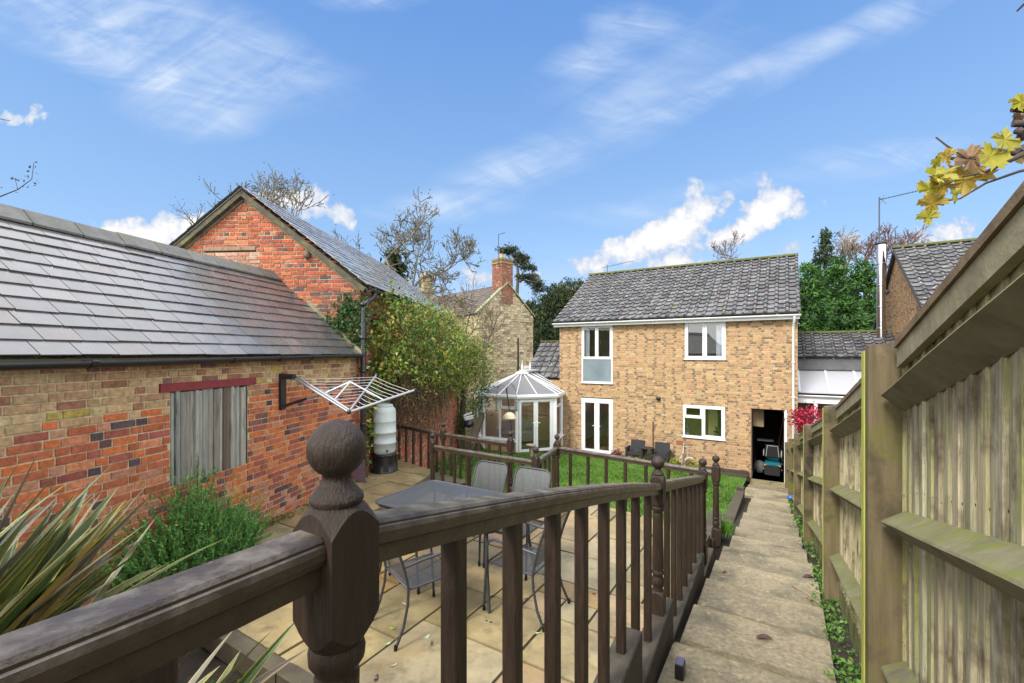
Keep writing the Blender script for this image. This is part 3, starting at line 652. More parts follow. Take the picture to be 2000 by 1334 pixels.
a = Q(-5.72, 8.02, AZ+.06); b = Q(-8.15, 8.02, EZ-.12); g.box(a-NR*0, b-a, n2*7.4, -Zv*.05, (.09, .09, .08))
g.build('roof', M['slate'], bb)
g = MB()
for sg in (1, -1):
    A = np.array(Q(-5.72, 8.035, AZ+.005)); E2 = np.array(Q(-5.72+sg*2.36, 8.035, AZ+.005-2.36*(AZ-EZ)/HW)); d = E2-A; dn = d/np.linalg.norm(d); pn = np.cross(n2, dn); pn = pn if pn[2] > 0 else -pn
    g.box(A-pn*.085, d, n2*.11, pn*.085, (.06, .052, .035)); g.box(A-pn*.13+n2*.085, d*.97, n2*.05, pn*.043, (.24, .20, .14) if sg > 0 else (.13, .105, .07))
g.build('bargeboard', mat('bargeboard', rough=.85, var=.4, vscale=9, c2=(.14, .13, .05), c2s=4, c2lo=.5, c2hi=.7), bb)
g = MB()
for sg in (-1,):
    for i in range(26):
        t = i/26; c = np.array(Q(-5.72+sg*2.4*t, 8.0, AZ+.07-2.4*t*(AZ-EZ)/HW)); g.box(c-Zv*.03, r2*sg*.10-Zv*.0777, n2*.12, Zv*(.03+random.uniform(0, .02)), (random.uniform(.06, .12), .1, .04))
g.build('verge_moss', M['moss'], bb)
g = MB(); g.cbox(Q(-6.52, 8.12, 1.905), Zv*.075, n2*.06, r2*1.02, .008, (.22, .16, .10)); g.build('timber_beam', M['greywood'], bb)
for lt, z in ((-7.15, 1.68), (-4.50, 1.80)):
    g = MB(); g.lathe(Q(lt, 8.12, z-.05), [(.02, -.02), (.06, 0), (.07, .05), (.05, .1), (.02, .13)], 10, (.12, .09, .06)); g.build('purlin_end', M['greywood'], bb)
g = MB(); g.extrude([(x*1.1, y*1.1) for x, y in gp], Q(-3.28, 8.0, EZ-.13), Q(-3.28, 15.4, EZ-.17), r2, Zv, (1, 1, 1), True)
g.tube([Q(-3.28, 8.25, EZ-.18), Q(-3.28, 8.2, EZ-.26), Q(-3.40, 8.12, EZ-.4), Q(-3.42, 8.08, EZ-.5), Q(-3.42, 8.06, PATIO+.05)], .05, 10)
for z in (.85, .25, -.35, -1.3): g.lathe(Q(-3.42, 8.065, z), [(.05, 0), (.062, .005), (.062, .05), (.05, .055)], 12)
g.build('drainpipe', M['black'], bb)
g = MB()     # mortar flashing where the low roof meets the gable
p0, p1 = np.array(B(-6.0, 7.22, 1.47)), np.array(B(-4.30, 7.26, .0))
for i in range(14):
    t = i/14; q = p0+(p1-p0)*t; g.box(q+np.array((0, -.02, -.03)), (p1-p0)/14, np.array((.05, .28, 0)), Zv*random.uniform(.06, .10), tuple(np.array((.22, .20, .12))*random.uniform(.7, 1.2)))
g.build('flashing', M['ridge'] if False else mat('mortar_fillet', rough=.95, var=.4, vscale=12, bump=.8, bscale=40, c2=(.12, .13, .03), c2s=6, c2lo=.5, c2hi=.7), bb)

# ================================================================ MAIN HOUSE
SW = 16.48; ZE, ZR, SE, SRG = 1.25, 3.72, 16.2, 20.2
HB = [(4, (.385, .255, .132)), (3, (.35, .22, .115)), (2, (.385, .235, .13)), (1.4, (.32, .20, .108)), (1, (.38, .285, .165))]
DB = [(1, (.17, .115, .07)), (1, (.20, .135, .082)), (1, (.25, .165, .095))]
def pal_house(u, w, hd):
    k = int(w/.075); h_ = (math.sin(k*12.9)*43758.5) % 1; band = math.sin(k*.42+1)+.6*math.sin(u*.9+k*.3)
    if hd: return pick(DB) if random.random() < (.74 if h_ < .7 else .3) else pick(HB)
    return pick(DB) if random.random() < (.26 if (h_ > .7 and band > -.4) else .05) else pick(HB)
hs = thing('brick_house', 'buff brick two storey house with grey tiled roof and white windows', 'house', G(-4, SW, -4.1))
OP = [(-6.86, -5.60, -1.15, 1.16), (-2.99, -1.70, -.20, 1.08), (-3.05, -1.72, -2.91, -1.80), (-6.87, -5.59, -3.92, -1.76), (-.95, .05, -4.2, -1.80)]
X0, X1, Z0 = -7.82, .33, -4.20
g = MB(); bricks(g, G(X0, SW, Z0), r_, -n_, X1-X0, ZE-Z0, pal_house, [(a-X0, b-X0, c-Z0, d-Z0) for a, b, c, d in OP], mort=(.44, .345, .225), jit=.002, bond='flemish')
# right and left gable walls, back wall left open at mid height to let light in
for lt, sg in ((X1, 1), (X0, -1)):
    bricks(g, G(lt, SW if sg > 0 else SW+7.4, Z0), n_*sg, r_*sg, 7.4, ZR-Z0, pal_house, top=lambda u: (ZE-Z0+.05)+(ZR-ZE-.1)*max(0, 1-abs(u-3.7)/3.7), mort=(.44, .345, .225), jit=.002)
g.quad(G(X0, SW+7.4, Z0), G(X1, SW+7.4, Z0), G(X1, SW+7.4, -3.3), G(X0, SW+7.4, -3.3), (.4, .3, .17)); g.quad(G(X0, SW+7.4, .6), G(X1, SW+7.4, .6), G(X1, SW+7.4, ZE), G(X0, SW+7.4, ZE), (.4, .3, .17))
g.build('wall', M['housebrick'], hs)
ST = np.array(G(0, SRG, ZR))-np.array(G(0, SE, ZE)); LT = np.linalg.norm(ST); ST = ST/LT; NT = np.cross(r_, ST); NT = NT if NT[2] > 0 else -NT
def tile_roof(name, parent, la, lb, s0, z0, s1, z1, rows=.305):
    S = np.array(G(0, s1, z1))-np.array(G(0, s0, z0)); Ln = np.linalg.norm(S); S = S/Ln; N = np.cross(r_, S); N = N if N[2] > 0 else -N
    g = MB(); tiles(g, G(la, s0, z0), r_, S, N, lb-la, Ln, rows)
    g.box(G(la+.02, s0+.03, z0-.02)-N*.05, r_*(lb-la-.04), S*(Ln-.02), N*.045, (.03, .03, .03))
    s2 = 2*s1-s0; g.box(G(la+.02, s1, z1-.03), r_*(lb-la-.04), np.array(G(0, s2, z0))-np.array(G(0, s1, z1)), Zv*.04, (.06, .06, .065))
    return g.build(name, M['tile'], parent), S, N
rf, _, _ = tile_roof('roof', hs, -8.0, .42, SE, ZE, SRG, ZR)
g = MB(); u = -8.02
while u < .40:
    e = min(u+.44, .44); prof = [(math.cos(t)*.135, math.sin(t)*.10-.01+random.uniform(0, .006)) for t in np.linspace(0, math.pi, 7)]
    k = random.uniform(.8, 1.2); g.extrude(prof, G(u, SRG, ZR+.02), G(e-.01, SRG, ZR+.02), n_, Zv, (k, k, k)); u += .44
g.build('ridge', M['moss'], hs)
g = MB(); g.box(G(-7.98, SE+.05, ZE-.19), r_*8.36, n_*.022, Zv*.17); g.box(G(-7.98, SE+.072, ZE-.19), r_*8.36, n_*.22, Zv*.015)
g.box(G(.36, SE+.06, ZE-.17), n_*.2, r_*.03, Zv*.2); g.build('fascia', M['upvc'], hs)
g = MB(); g.extrude(gp, G(-8.0, SE-.01, ZE-.055), G(.42, SE-.01, ZE-.055), n_, Zv, (.97, .97, .95), True)
for u in (-6.2, -4.35, -2.2, -.6): g.extrude(gq, G(u, SE-.01, ZE-.055), G(u+.05, SE-.01, ZE-.055), n_, Zv)
g.build('gutter', M['upvc'], hs)
g = MB(); g.tube([G(.25, SE-.01, ZE-.1), G(.25, SE, ZE-.18), G(.23, SW-.12, ZE-.36), G(.22, SW-.06, ZE-.45), G(.22, SW-.06, -4.0)], .036, 10)
for z in (-.3, -1.4, -2.0): g.lathe(G(.22, SW-.06, z), [(.036, 0), (.05, .004), (.05, .05), (.036, .054)], 12)
g.build('downpipe', M['upvc'], hs)

def window(name, a, b, z0, z1, lights, label=None, sill=True, t=.055, rec=.0):
    O = np.array(G(a, SW-.012, z0)); W, H = b-a, z1-z0; g = MB(); frame_ring(g, O, r_, Zv, -n_, W, H, t, .07)
    if sill: g.box(G(a-.03, SW-.07, z0-.028), r_*(W+.06), n_*.10, Zv*.027)
    for la, lb, za, zb, sash in lights:
        if sash: frame_ring(g, np.array(G(a+la, SW-.028, z0+za)), r_, Zv, -n_, lb-la, zb-za, .05, .06)
    # mullions / transoms: fill between neighbouring lights
    o = g.build(name, M['upvc'], hs); 
    for la, lb, za, zb, sash in lights:
        e = .045 if sash else 0; p = MB(); p.quad(G(a+la+e, SW+.01, z0+za+e), G(a+lb-e, SW+.01, z0+za+e), G(a+lb-e, SW+.01, z0+zb-e), G(a+la+e, SW+.01, z0+zb-e)); p.build('pane', M['glass'], o)
    return o
# tall window: two casements over a frosted fixed panel
w1 = window('window', -6.86, -5.60, -1.15, 1.10, [(.055, .615, .97, 2.195, True), (.645, 1.205, .97, 2.195, True)])
g = MB(); g.box(G(-6.805, SW+.0, -1.095), r_*1.15, n_*.02, Zv*.95); g.build('frosted_panel', M['frost'], w1)
g = MB(); g.box(G(-6.805, SW-.02, -.23), r_*1.15, n_*.05, Zv*.05); g.box(G(-6.245, SW-.02, -.18), r_*.03, n_*.05, Zv*1.22); g.build('mullion', M['upvc'], w1)
g = MB()
for i in range(5): g.tube([G(-6.78+.045*i, SW+.14+.02*(i % 2), -1.1), G(-6.78+.045*i, SW+.14+.02*(i % 2), 1.1)], .026, 6, (.75, .8, .85))
g.build('curtain', M['plain'], w1)
w2 = window('window', -2.99, -1.70, -.20, 1.08, [(.055, .625, .055, 1.225, True), (.665, 1.235, .055, 1.225, True)])
g = MB(); g.box(G(-2.365, SW-.02, -.145), r_*.04, n_*.05, Zv*1.17); g.build('mullion', M['upvc'], w2)
g = MB()
for i in range(5): g.tube([G(-1.98+.045*i, SW+.14+.02*(i % 2), -.2), G(-1.98+.045*i, SW+.14+.02*(i % 2), 1.1)], .026, 6, (.7, .75, .8))
g.build('curtain', M['plain'], w2)
w3 = window('window', -3.05, -1.72, -2.91, -1.80, [(.055, .61, .055, .66, False), (.055, .61, .71, 1.055, True), (.67, 1.275, .055, 1.055, True)])
g = MB(); g.box(G(-2.44, SW-.02, -2.855), r_*.06, n_*.05, Zv*1.0); g.box(G(-2.995, SW-.02, -2.25), r_*.555, n_*.05, Zv*.05); g.build('mullion', M['upvc'], w3)
# french doors
def door_leaf(par, O, U, N, W, H, hside, t=.10, tb=.16):
    O = np.array(O); g = MB(); g.box(O, U*W, N*-.06, Zv*tb); g.box(O+Zv*(H-t), U*W, N*-.06, Zv*t); g.box(O+Zv*tb, U*t, N*-.06, Zv*(H-t-tb)); g.box(O+U*(W-t)+Zv*tb, U*t, N*-.06, Zv*(H-t-tb))
    d = g.build('door_leaf', M['upvc'], par); p = MB(); q = O-N*.03; p.quad(q+U*t+Zv*tb, q+U*(W-t)+Zv*tb, q+U*(W-t)+Zv*(H-t), q+U*t+Zv*(H-t)); p.build('pane', M['darkglass'], d)
    h = MB(); hx = (W-t*.5) if hside else t*.5; h.box(O+U*(hx-.015)+Zv*.92+N*.001, U*.03, N*.012, Zv*.2); h.tube([O+U*hx+Zv*1.08+N*.01, O+U*hx+Zv*1.08+N*.05, O+U*(hx-(.11 if hside else -.11))+Zv*1.08+N*.05], .009, 6); h.build('handle', M['gloss'], d)
fd = MB(); fO = np.array(G(-6.87, SW-.01, -3.90)); fd.box(fO, r_*.05, n_*.07, Zv*2.14); fd.box(fO+r_*1.23, r_*.05, n_*.07, Zv*2.14); fd.box(fO+r_*.05+Zv*2.08, r_*1.18, n_*.07, Zv*.06)
fd.box(np.array(G(-6.93, SW-.09, -3.95)), r_*1.4, n_*.16, Zv*.045); fd = fd.build('french_door', M['upvc'], hs)
door_leaf(fd, G(-6.815, SW-.02, -3.90), r_, -n_, .585, 2.07, True); door_leaf(fd, G(-6.225, SW-.02, -3.90), r_, -n_, .585, 2.07, False)
g = MB(); g.box(G(-7.3, 15.95, -4.05), r_*2.2, n_*.45, Zv*.17, (.95, .85, .65)); g.build('door_step', M['concrete'], hs)
# rooms behind the openings
def room(a, b, s0, s1, z0, z1, wc, fc, cc=(.7, .7, .68)):
    g = MB(); P = lambda u, v, z: G(u, v, z)
    g.quad(P(a, s0, z0), P(b, s0, z0), P(b, s1, z0), P(a, s1, z0), fc); g.quad(P(a, s0, z1), P(a, s1, z1), P(b, s1, z1), P(b, s0, z1), cc)
    za, zb = (z0, z1-.62) if z0 < -3 else (z0+.85, z1)  # unseen strip of the back wall left open to brighten the room
    g.quad(P(a, s1, za), P(b, s1, za), P(b, s1, zb), P(a, s1, zb), wc); g.quad(P(a, s0, z0), P(a, s1, z0), P(a, s1, z1), P(a, s0, z1), wc); g.quad(P(b, s0, z0), P(b, s0, z1), P(b, s1, z1), P(b, s1, z0), wc)
    return g
room(-7.7, -4.2, SW+.06, SW+3.6, -3.9, -1.5, (.80, .78, .74), (.60, .38, .18)).build('interior', M['inner'], hs)
room(-7.7, -4.2, SW+.06, SW+3.2, -1.3, 1.15, (.7, .66, .6), (.4, .3, .2)).build('interior', M['inner'], hs)
room(-4.0, -.5, SW+.06, SW+3.2, -1.3, 1.15, (.75, .70, .58), (.4, .3, .2)).build('interior', M['inner'], hs)
g = room(-4.0, -1.1, SW+.06, SW+2.4, -3.9, -1.5, (.92, .80, .32), (.5, .4, .25)); g.box(G(-2.35, SW+.9, -3.9), r_*.3, n_*1.2, Zv*2.3, (.95, .85, .35)); g.box(G(-3.02, SW+.10, -2.93), r_*1.28, n_*.25, Zv*.02, (.7, .7, .68)); g.build('interior', M['inner'], hs)  # kitchen lamp glow painted in as yellow walls and a yellow block
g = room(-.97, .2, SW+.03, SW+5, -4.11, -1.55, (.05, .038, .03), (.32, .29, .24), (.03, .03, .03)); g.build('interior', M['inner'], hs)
g = MB(); g.box(G(-.94, SW+.02, -4.1), n_*.10, r_*.02, Zv*2.28, (.16, .09, .05)); g.box(G(-.0, SW-.005, -4.1), n_*.02, r_*.05, Zv*2.3, (.75, .77, .76)); g.box(G(-.02, SW+.02, -4.1), n_*.55, r_*.035, Zv*2.28, (.55, .56, .56)); g.build('passage_frame', M['plain'], hs)
g = MB(); g.lathe(G(-3.89, SW-.01, -1.63), [(.001, 0), (.075, .0), (.075, .06), (.055, .08), (.001, .08)], 18)
o = g.build('vent', M['black'], hs); 
for v in o.data.vertices:      # turn the little cowl to face out of the wall
    p = np.array(v.co)-np.array([c for c in (np.array(G(-3.89, SW-.01, -1.63))-np.array(hs.location))]); q = r_*p[0]+Zv*p[1]-n_*p[2]; v.co = Vector((np.array(G(-3.89, SW-.01, -1.63))-np.array(hs.location)+q).tolist())
g = MB(); g.tube([G(-4.08, SW-.05, -3.85), G(-4.08, SW-.05, -2.52)], .017, 8); g.tube([G(-4.08, SW-.05, -2.52), G(-4.08, SW+.02, -2.50)], .03, 8); g.build('waste_pipe', M['copper'], hs)
g = MB(); g.box(G(-3.28, SW-.014, -3.22), r_*.22, n_*.02, Zv*.14, (.24, .07, .045)); g.build('air_brick', M['plain'], hs)
g = MB(); g.tube([G(-3.02, SW, -3.2), G(-3.02, SW-.10, -3.2), G(-3.02, SW-.10, -3.26)], .014, 8, (.45, .33, .12)); g.tube([G(-3.06, SW-.07, -3.165), G(-2.98, SW-.07, -3.165)], .008, 6, (.45, .33, .12)); g.build('garden_tap', mat('brass', rough=.3, metal=.7), hs)
# TV aerial on the far slope
g = MB(); c = np.array(G(-7.3, SRG+.5, ZR+.2)); g.tube([c-Zv*.5, c+Zv*.35], .015, 6); 
for t in np.linspace(-.75, .75, 15): g.tube([c+r_*(t+.5)+Zv*(.3+.11*t)-n_*.12, c+r_*(t+.5)+Zv*(.3+.11*t)+n_*.12], .005, 4)
g.tube([c+r_*-.25+Zv*.22, c+r_*1.25+Zv*.40], .010, 5); g.build('tv_aerial', M['metal'], hs)
# low wing at the left, behind the conservatory
g = MB(); LW = [G(-9.62, 17.0, -4.2), G(-7.85, 17.0, -4.2)]
g.box(G(-9.62, 17.05, -4.2), r_*1.78, n_*3.0, Zv*3.15, (.45, .31, .17)); g.build('side_wing', M['housebrick'], hs)
tile_roof('side_roof', hs, -9.75, -7.83, 16.95, -1.05, 18.55, .52)
g = MB(); g.box(G(-9.76, 18.47, .53), r_*1.92, n_*.2, Zv*.07); g.build('side_ridge', M['moss'], hs)

# ================================================================ CONSERVATORY
Ev = [(-1.37, 18.2), (-1.09, 17.28), (.17, 16.6), (1.67, 17.1), (2.0, 18.0)]
FZ, EZc = -3.72, -1.64
cv = thing('conservatory', 'white faceted conservatory with grey ribbed roof and crested finial', 'conservatory', (.4, 18.2, FZ))
fr = MB(); ctr = np.array((.4, 18.2))
E3d = [np.array((p[0], p[1], 0)) for p in Ev]
g_frames = []
for i in range(4):
    A, Bp = E3d[i], E3d[i+1]; U = (Bp-A); W = np.linalg.norm(U); U = U/W; N = np.cross(U, Zv); 
    if np.dot(N[:2], (A[:2]+Bp[:2])/2-ctr) < 0: N = -N
    if i == 2: continue
    dw = MB(); sl_ = MB(); bricks(dw, A+Zv*(FZ-.3), U, N, W, .72, lambda u, w, h: pick([(3, (.45, .29, .15)), (1, (.36, .13, .07)), (1, (.16, .11, .07))]))
    sl_.box(A+Zv*(FZ+.42)-N*.02-U*.02, U*(W+.04), N*.16, Zv*.035)
    dw.build('dwarf_wall', M['housebrick'], cv); sl_.build('sill', M['upvc'], cv)
for p in E3d:
    post = MB(); post.cbox(p+Zv*FZ-np.array((.05, .05, 0)), np.array((.1, 0, 0)), np.array((0, .1, 0)), Zv*(EZc-FZ), .02); post.build('corner_post', M['upvc'], cv)
for i in range(4):
    A, Bp = E3d[i], E3d[i+1]; U = (Bp-A); W = np.linalg.norm(U); U = U/W; N = np.cross(U, Zv)
    if np.dot(N[:2], (A[:2]+Bp[:2])/2-ctr) < 0: N = -N
    if i == 2:
        g = MB(); O = A+Zv*FZ+N*.02; g.box(O, U*.07, N*-.07, Zv*2.06); g.box(O+U*(W-.14), U*.14, N*-.07, Zv*2.06); g.box(O+U*.09+Zv*1.98, U*(W-.23), N*-.07, Zv*.08)
        f = g.build('door_frame', M['upvc'], cv); w = (W-.25)/2
        door_leaf(f, A+Zv*(FZ+.02)+U*.095+N*.03, U, N, w, 1.95, True, .085, .10); door_leaf(f, A+Zv*(FZ+.02)+U*(.10+w)+N*.03, U, N, w, 1.95, False, .085, .10)
        continue
    nl = 2 if i != 3 else 1; g = MB(); h0 = FZ+.455; H = EZc-h0
    O = A+Zv*h0+N*.02; frame_ring(g, O, U, Zv, N, W, H, .06, .07); pw = W/nl; panes = []
    for j in range(nl):
        if j: g.box(O+U*(pw*j-.035)+Zv*.06, U*.07, N*-.07, Zv*(H-.12))
        g.box(O+U*(pw*j+.035)+Zv*(H-.46), U*(pw-.07), N*-.065, Zv*.07); frame_ring(g, O+U*(pw*j+.045)+Zv*(H-.385)+N*.008, U, Zv, N, pw-.09, .325, .028, .05); panes.append((pw*j+.04, pw*(j+1)-.04))
    f = g.build('window', M['upvc'], cv)
    for a, b in panes:
        p = MB(); q = O-N*.03; p.quad(q+U*a+Zv*.06, q+U*b+Zv*.06, q+U*b+Zv*(H-.06), q+U*a+Zv*(H-.06)); p.build('pane', M['darkglass'], f)
# roof
R0 = np.array((.42, 18.35, -.76)); R1 = np.array((1.05, 19.4, -.76))
Ee = [np.array((p[0], p[1], EZc+.06))+np.append((np.array(p)-ctr)/np.linalg.norm(np.array(p)-ctr)*.10, 0) for p in Ev]
Eb0 = np.array((-1.0, 20.0, EZc+.06)); Eb1 = np.array((2.35, 19.4, EZc+.06))
outl = [Eb0]+Ee+[Eb1]; rib = MB(); pan = MB()
def apex(q): return R1 if (q is Eb0 or q is Eb1) else R0
for i in range(len(outl)-1):
    a, b = outl[i], outl[i+1]; k = 2 if 0 < i < 5 else 3
    for j in range(k):
        p, q = a+(b-a)*j/k, a+(b-a)*(j+1)/k
        def ap(t): 
            A0, A1 = apex(a), apex(b); return A0+(A1-A0)*t
        pan.quad(p, q, ap((j+1)/k), ap(j/k)); 
        rib.extrude([(-.017, 0), (.017, 0), (.017, .028), (0, .04), (-.017, .028)], p+Zv*.005, ap(j/k)+Zv*.005, np.cross((ap(j/k)-p)/np.linalg.norm(ap(j/k)-p), Zv), Zv)
    rib.tube([a, b], .035, 8)
    fr.extrude([(-.05, -.10), (.03, -.10), (.06, -.03), (.05, 0), (-.05, 0)], a-Zv*.02, b-Zv*.02, np.append((a[:2]+b[:2])/2-ctr, 0)/np.linalg.norm((a[:2]+b[:2])/2-ctr), Zv, (.93, .93, .88))
rib.extrude([(-.02, 0), (.02, 0), (.02, .04), (-.02, .04)], Eb1, R1, np.array((1., 0, 0)), Zv)
pan.build('roof_panel', M['poly'], cv); rib.build('rafter', M['upvc'], cv); fr.build('gutter', M['upvc'], cv)
g = MB(); g.box(R0-np.array((.14, .2, .0)), R1-R0+np.array((.0, .1, 0)), np.array((.28, 0, 0)), Zv*.06); g.lathe(R0+Zv*-.02, [(.30, -.06), (.26, 0), (.1, .07)], 12)
for k in (0, 1): 
    q = R0+(R1-R0)*(.55*k); g.lathe(q+Zv*.05, [(.03, 0), (.045, .05), (.03, .09), (.05, .14), (.03, .2), (.015, .3), (.004, .42)], 8)
for k in range(1, 7):
    q = R0+(R1-R0)*(.55*k/7); g.lathe(q+Zv*.05, [(.012, 0), (.012, .10), (.022, .13), (.003, .19)], 6)
g.build('ridge_crest', M['upvc'], cv)
g = MB(); g.add([np.array((p[0], p[1], FZ-.02)) for p in Ev]+[np.array((2.0, 20, FZ-.02)), np.array((-1.2, 20, FZ-.02))], (tuple(range(7)),), (.25, .17, .10))
g.quad((-1.2, 20, FZ), (2.0, 20, FZ), (2.0, 20, EZc), (-1.2, 20, EZc), (.5, .38, .25)); g.build('interior', M['inner'], cv)
g = MB(); 
for fx in (0,):
    A, Bp = E3d[2], E3d[3]; U = (Bp-A)/np.linalg.norm(Bp-A); N = np.cross(U, Zv); N = N if N[1] > 0 else -N
    g.box(A+Zv*(FZ+1.74)+U*.2+N*.12, U*.5, N*.02, Zv*.17, (.5, .42, .28)); g.box(A+Zv*(FZ+1.82)+U*.86+N*.12, U*.5, N*.02, Zv*.09, (.5, .42, .28))
g.build('blind', M['plain'], cv)

# ================================================================ NEIGHBOUR ON THE RIGHT
nh = thing('neighbour_house', 'buff brick house with mossy tiled roof rising behind the fence at right', 'house', G(7, 17, -4.1))
g = MB(); bricks(g, G(3.45, 24.6, -4.2), -n_, -r_, 7.4, 7.9, pal_house, top=lambda u: 4.2+ZE+.05+(ZR-ZE-.1)*max(0, 1-abs(u-3.5)/3.7), mort=(.44, .345, .225))
g.quad(G(3.45, 17.2, -4.2), G(12, 17.2, -4.2), G(12, 17.2, ZE), G(3.45, 17.2, ZE), (.45, .31, .17)); g.build('wall', M['housebrick'], nh)
tile_roof('roof', nh, 3.33, 12, 16.75, ZE-.03, 20.9, ZR+.05)
g = MB(); g.extrude([(math.cos(t)*.14, math.sin(t)*.1) for t in np.linspace(0, math.pi, 7)], G(3.31, 20.9, ZR+.06), G(12, 20.9, ZR+.06), n_, Zv, (1, 1, 1)); g.build('ridge', M['moss'], nh)
g = MB()
for s_, z_ in ((-1, 0), (1, 0)):
    a = np.array(G(3.32, 20.9, ZR+.04)); b = np.array(G(3.32, 20.9+s_*4.15, ZE-.05)); g.box(a, b-a, r_*.10, -Zv*.12, (.05, .045, .04))
g.build('bargeboard', M['plain'], nh)
gr = thing('linking_garage', 'low tiled garage between the two brick houses', 'garage', G(2.4, 19, -4.1))
g = MB(); g.box(G(.36, 19.55, -4.2), r_*3.05, n_*4.4, Zv*3.9, (.45, .31, .17)); g.build('wall', M['housebrick'], gr)
tile_roof('roof', gr, .37, 3.42, 19.5, -.14, 21.9, .80)
g = MB(); g.extrude([(math.cos(t)*.13, math.sin(t)*.09) for t in np.linspace(0, math.pi, 7)], G(.38, 21.9, .81), G(3.41, 21.9, .81), n_, Zv, (1, 1, 1)); g.build('ridge', M['moss'], gr)
ln = thing('lean_to', 'white framed lean-to with pale sheet roof between the houses', 'lean-to', G(2, 18.3, -4.0))
g = MB(); S_ = np.array(G(0, 19.5, -.56))-np.array(G(0, 17.4, -1.30)); g.box(G(.36, 17.4, -1.30), r_*3.05, S_, Zv*.03); g.build('roof_panel', M['polyw'], ln)
for u in (.38, 1.18, 1.98, 2.78):
    g = MB(); g.box(G(u, 17.4, -1.265), r_*.06, S_, Zv*.025); g.build('rafter', M['upvc'], ln)
g = MB(); g.extrude(gp, G(.36, 17.36, -1.36), G(3.4, 17.36, -1.36), n_, Zv, (1, 1, 1), True); g.build('gutter', M['upvc'], ln)
g = MB(); g.box(G(.36, 17.42, -1.62), r_*3.05, n_*.07, Zv*.22); g.build('beam', M['upvc'], ln)
for u in (.80, 1.75, 2.7):
    g = MB(); g.cbox(G(u, 17.42, -4.1), r_*.1, n_*.07, Zv*2.47, .01); g.build('post', M['upvc'], ln)
g = MB(); g.box(G(.36, 19.2, -.60), r_*3.05, np.array(G(0, 19.6, -.19))-np.array(G(0, 19.2, -.60)), Zv*.02)
for u in (1.0, 1.7, 2.4, 3.1): g.box(G(u, 19.2, -.575), r_*.06, np.array(G(0, 19.6, -.165))-np.array(G(0, 19.2, -.575)), Zv*.012)
g.build('lead_flashing', M['lead'], ln)
g = MB(); g.box(G(.38, 19.3, -4.1), r_*3.2, n_*.05, Zv*3.3, (.16, .13, .10)); g.build('back_wall', M['plain'], ln)
fl = thing('flue', 'tall stainless steel flue pipe rising from the garage roof', 'flue', pt(1721, 665, 16.6))
c = pt(1721, 690, 16.6); zt = (690-478)/F*16.6
g = MB(); g.tube([c+Zv*.35, c+Zv*zt], .135, 16); 
for z in (.9, 1.7, 2.5, 3.3): g.lathe(c+Zv*z, [(.135, 0), (.143, .005), (.143, .05), (.135, .055)], 16)
g.build('pipe', M['steel'], fl)
g = MB(); g.lathe(c+Zv*zt, [(.135, 0), (.19, .03), (.19, .06), (.05, .12)], 16, (.5, .5, .5)); g.build('cowl', M['metal'], fl)
g = MB(); g.lathe(c+Zv*.2, [(.3, 0), (.2, .15), (.145, .3)], 12, (1.5, 1.5, 1.5)); g.build('flashing', M['lead'], fl)
g = MB(); a = c+Zv*2.2+np.array((.14, .1, 0)); g.tube([a, pt(1736, 560, 18.5)], .02, 6); g.tube([c+Zv*1.9+np.array((.14, 0, 0)), pt(1737, 590, 18.2)], .016, 6); g.lathe(pt(1731, 575, 16.6), [(.05, 0), (.09, .05), (.09, .12), (.03, .18)], 8); g.build('bracket', M['metal'], fl)
ar = thing('tv_aerial', 'thin rooftop TV aerial on a pole beside the steel flue', 'aerial', pt(1718, 478, 16.8))
g = MB(); g.tube([pt(1717, 560, 16.8), pt(1717.5, 386, 16.8)], .022, 6); g.build('mast', M['metal'], ar)
g = MB(); a, b = pt(1718, 390, 16.8), pt(1792, 373, 16.8); g.tube([a, b], .012, 5)
for t in np.linspace(.05, 1, 16): q = a+(b-a)*t; g.tube([q-n_*.10, q+n_*.10], .005, 4); g.tube([q-Zv*.03, q+Zv*.03], .007, 4)
g.tube([pt(1716, 384, 16.8), pt(1731, 398, 16.8)], .008, 4); g.tube([pt(1727, 380, 16.8), pt(1722, 397, 16.8)], .008, 4); g.build('boom', M['metal'], ar)

# ================================================================ STONE COTTAGE (far middle)
dr = np.array((-.66, .75, 0)); dr /= np.linalg.norm(dr); dg = np.array((.75, .66, 0)); dg /= np.linalg.norm(dg)
ap = np.array((-.34, 30, 0)); CZ, CE, CW = 4.62, 2.62, 2.44
ct = thing('stone_cottage', 'old honey stone cottage with tall red brick gable chimney', 'cottage', ap+Zv*-4.2)
STN = [(3, (.47, .39, .25)), (3, (.42, .36, .235)), (2, (.53, .46, .32)), (1.2, (.34, .285, .19)), (.6, (.37, .27, .16)), (.6, (.22, .19, .135))]
g = MB(); bricks(g, ap-dg*CW-Zv*4.5, dg, -dr, 2*CW, 9.2, lambda u, w, h: pick(STN), top=lambda u: 4.5+CE+(CZ-CE)*(1-abs(u-CW)/CW), mort=(.42, .35, .22), jit=.02, bond='run', ch=.17, bl=.30, mj=.03)
bricks(g, ap+dg*-CW+dr*11-Zv*4.5, -dr, -dg, 11, 4.5+CE, lambda u, w, h: pick(STN), mort=(.42, .35, .22), jit=.02, bond='run', ch=.17, bl=.30, mj=.03); g.build('wall', M['stone'], ct)
g = MB()
for sg in (-1, 1):
    o = ap+dg*sg*(CW+.15)+Zv*(CE-.12)-dr*.05; Sx = ap+Zv*(CZ+.05)-dr*.05-o; L_ = np.linalg.norm(Sx); Sx = Sx/L_; Nn = np.cross(dr, Sx); Nn = Nn if Nn[2] > 0 else -Nn
    slates(g, o, dr, Sx, Nn, 10.8, L_, .25, .3, lambda u, k: pick([(2, (.13, .11, .095)), (2, (.10, .09, .085)), (1, (.16, .13, .10))]), .02)
g.build('roof', M['stone'], ct)
g = MB()
